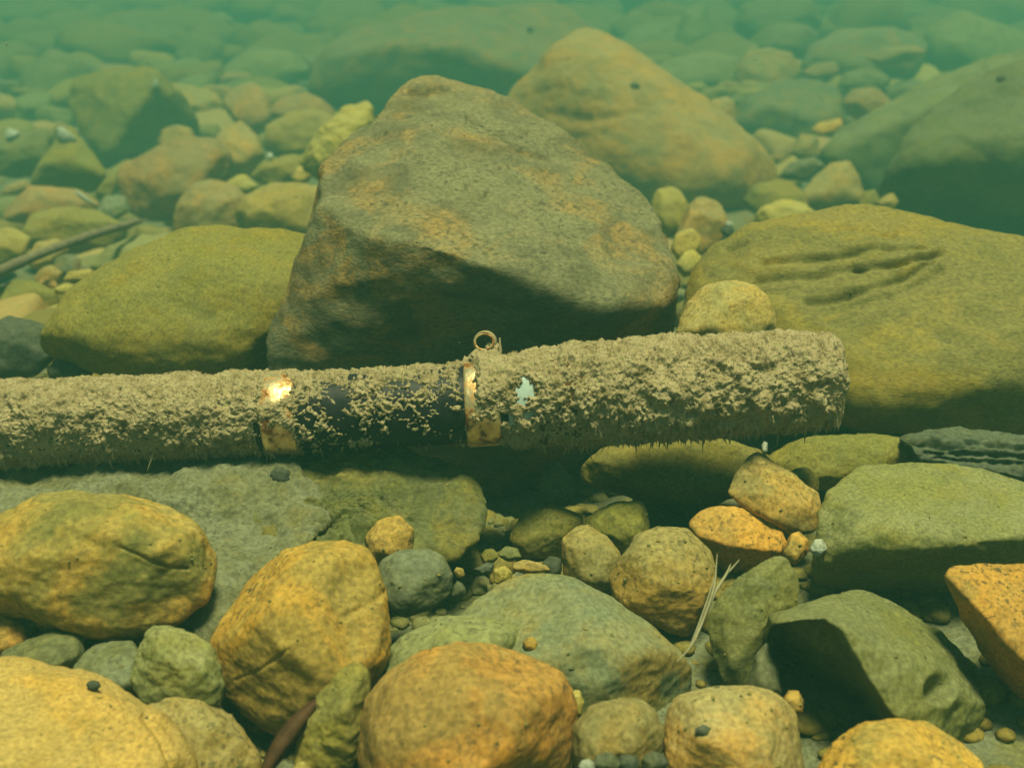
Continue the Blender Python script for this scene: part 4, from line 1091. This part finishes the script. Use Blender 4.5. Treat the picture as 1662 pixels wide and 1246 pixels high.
def blade(pts, w, mat, name, parent=None, thick=0.00025):
    P = np.array([at(*p) for p in pts]); n = len(P)
    tpar = np.linspace(0, 1, n); ti = np.linspace(0, 1, 20)
    P = np.stack([np.interp(ti, tpar, P[:, k]) for k in range(3)], 1)
    P = np.concatenate([[P[0]], (P[:-2] + 2 * P[1:-1] + P[2:]) / 4, [P[-1]]])
    t = np.gradient(P, axis=0); t /= np.linalg.norm(t, axis=1)[:, None]
    sd_ = np.cross(t, FW); sd_ /= np.linalg.norm(sd_, axis=1)[:, None]
    nn = np.cross(sd_, t)
    wv = w * np.sin(np.pi * (0.04 + 0.93 * np.linspace(0, 1, len(P)))) ** 0.6
    V = np.stack([P + sd_ * wv[:, None], P + nn * thick + 0 * sd_, P - sd_ * wv[:, None], P - nn * thick], 1).reshape(-1, 3)
    i = np.arange(len(P) * 4).reshape(len(P), 4); j = np.roll(i, -1, 1)
    F = np.stack([i[:-1], j[:-1], j[1:], i[1:]], -1).reshape(-1, 4)
    return mesh_obj(name, V, F, mat, parent)


gr = bpy.data.objects.new("grass_tuft", None); COL.objects.link(gr)
tag(gr, "thin pale grass blades standing beside the leaning green slab", "grass")
blade([(1098, 1074, .335), (1122, 1050, .34), (1140, 1010, .345), (1155, 970, .352), (1172, 940, .358), (1200, 908, .365)], 0.00055, M['straw'], "blade", gr)
blade([(1128, 1040, .341), (1148, 990, .347), (1160, 950, .352), (1164, 898, .36)], 0.0004, M['straw'], "blade", gr)
blade([(1140, 1012, .345), (1160, 962, .352), (1180, 930, .358), (1186, 915, .363)], 0.0005, M['straw'], "blade", gr)
blade([(1118, 1052, .340), (1136, 1008, .345), (1150, 968, .350), (1160, 935, .355)], 0.0003, M['straw'], "blade", gr)
lf = blade([(425, 1262, .318), (452, 1215, .320), (482, 1175, .324), (520, 1132, .330)], 0.0030, M['leaf'], "leaf", None, 0.0002)
tag(lf, "long reddish brown leaf at the bottom edge, left of the pointed olive stone", "leaf")

# ------------------------------------------------------------------ specks drifting in the water
def specks():
    rg = np.random.default_rng(5)
    V, F, E, deg = ico(1)
    Ps, Fs = [], []
    for k in range(130):
        px, py, d = rg.uniform(0, W0), rg.uniform(0, H0), rg.uniform(0.36, 0.9)
        r = 0.00024 * rg.uniform(.5, 1.5)
        Ps.append(V * r * np.array([.6, .6, rg.uniform(1, 2.4)]) + at(px, py, d)); Fs.append(F + k * len(V))
    P = np.concatenate(Ps)
    o = mesh_obj("water_specks", P, np.concatenate(Fs), M['white'])
    tag(o, "pale specks drifting in the water", "specks", kind="stuff")


specks()

# ------------------------------------------------------------------ grit lying on the stones
def grit(name, label, mat, n, sr, seed):
    rg = np.random.default_rng(seed)
    V, F, E, deg = ico(2)
    Ps, Fs = [], []
    pool = np.concatenate([P[(nr[:, 2] > 0.30)][::3] for P, nr in SURF])
    pick = pool[rg.integers(0, len(pool), n)]
    for k, p in enumerate(pick):
        r = sr[0] * (sr[1] / sr[0]) ** (rg.random() ** 2)
        sc = r * np.array([rg.uniform(.6, 1.8), rg.uniform(.6, 1.3), rg.uniform(.35, .7)])
        a = rg.uniform(0, 6.28)
        Q = V * sc * (1 + 0.5 * pn(V * 1.4 + rg.uniform(0, 99, 3)))[:, None]
        Q = Q @ np.array([[math.cos(a), math.sin(a), 0], [-math.sin(a), math.cos(a), 0], [0, 0, 1]])
        Ps.append(Q + p); Fs.append(F + k * len(V))
    o = mesh_obj(name, np.concatenate(Ps), np.concatenate(Fs), mat)
    tag(o, label, "grit", kind="stuff")


grit("grit", "dark grit and plant crumbs settled on the near stones", M['drab'], 900, (0.00015, 0.0007), 31)
grit("grit", "pale sand grains settled on the near stones", M['olive'], 700, (0.00015, 0.0007), 32)

# ------------------------------------------------------------------ the green water itself
def haze():
    x0, x1, y0, y1, z0, z1 = -12, 12, -1.0, 17.0, -1.6, 1.0
    P = [(x, y, z) for x in (x0, x1) for y in (y0, y1) for z in (z0, z1)]
    F = [(0, 1, 3, 2), (4, 6, 7, 5), (0, 4, 5, 1), (2, 3, 7, 6), (0, 2, 6, 4), (1, 5, 7, 3)]
    m = bpy.data.materials.new("green_water"); m.use_nodes = True
    N, L = m.node_tree.nodes, m.node_tree.links
    for n in list(N):
        if n.type == 'BSDF_PRINCIPLED': N.remove(n)
    v = N.new("ShaderNodeVolumePrincipled")
    v.inputs["Color"].default_value = (0.115, 0.395, 0.34, 1)
    v.inputs["Absorption Color"].default_value = (0, 0, 0, 1)
    v.inputs["Density"].default_value = 0.265
    v.inputs["Anisotropy"].default_value = 0.0
    L.new(v.outputs[0], N["Material Output"].inputs["Volume"])
    o = mesh_obj("haze", np.array(P), np.array(F), m, smooth_shade=False)
    tag(o, "green tinted river water", kind="stuff")


haze()
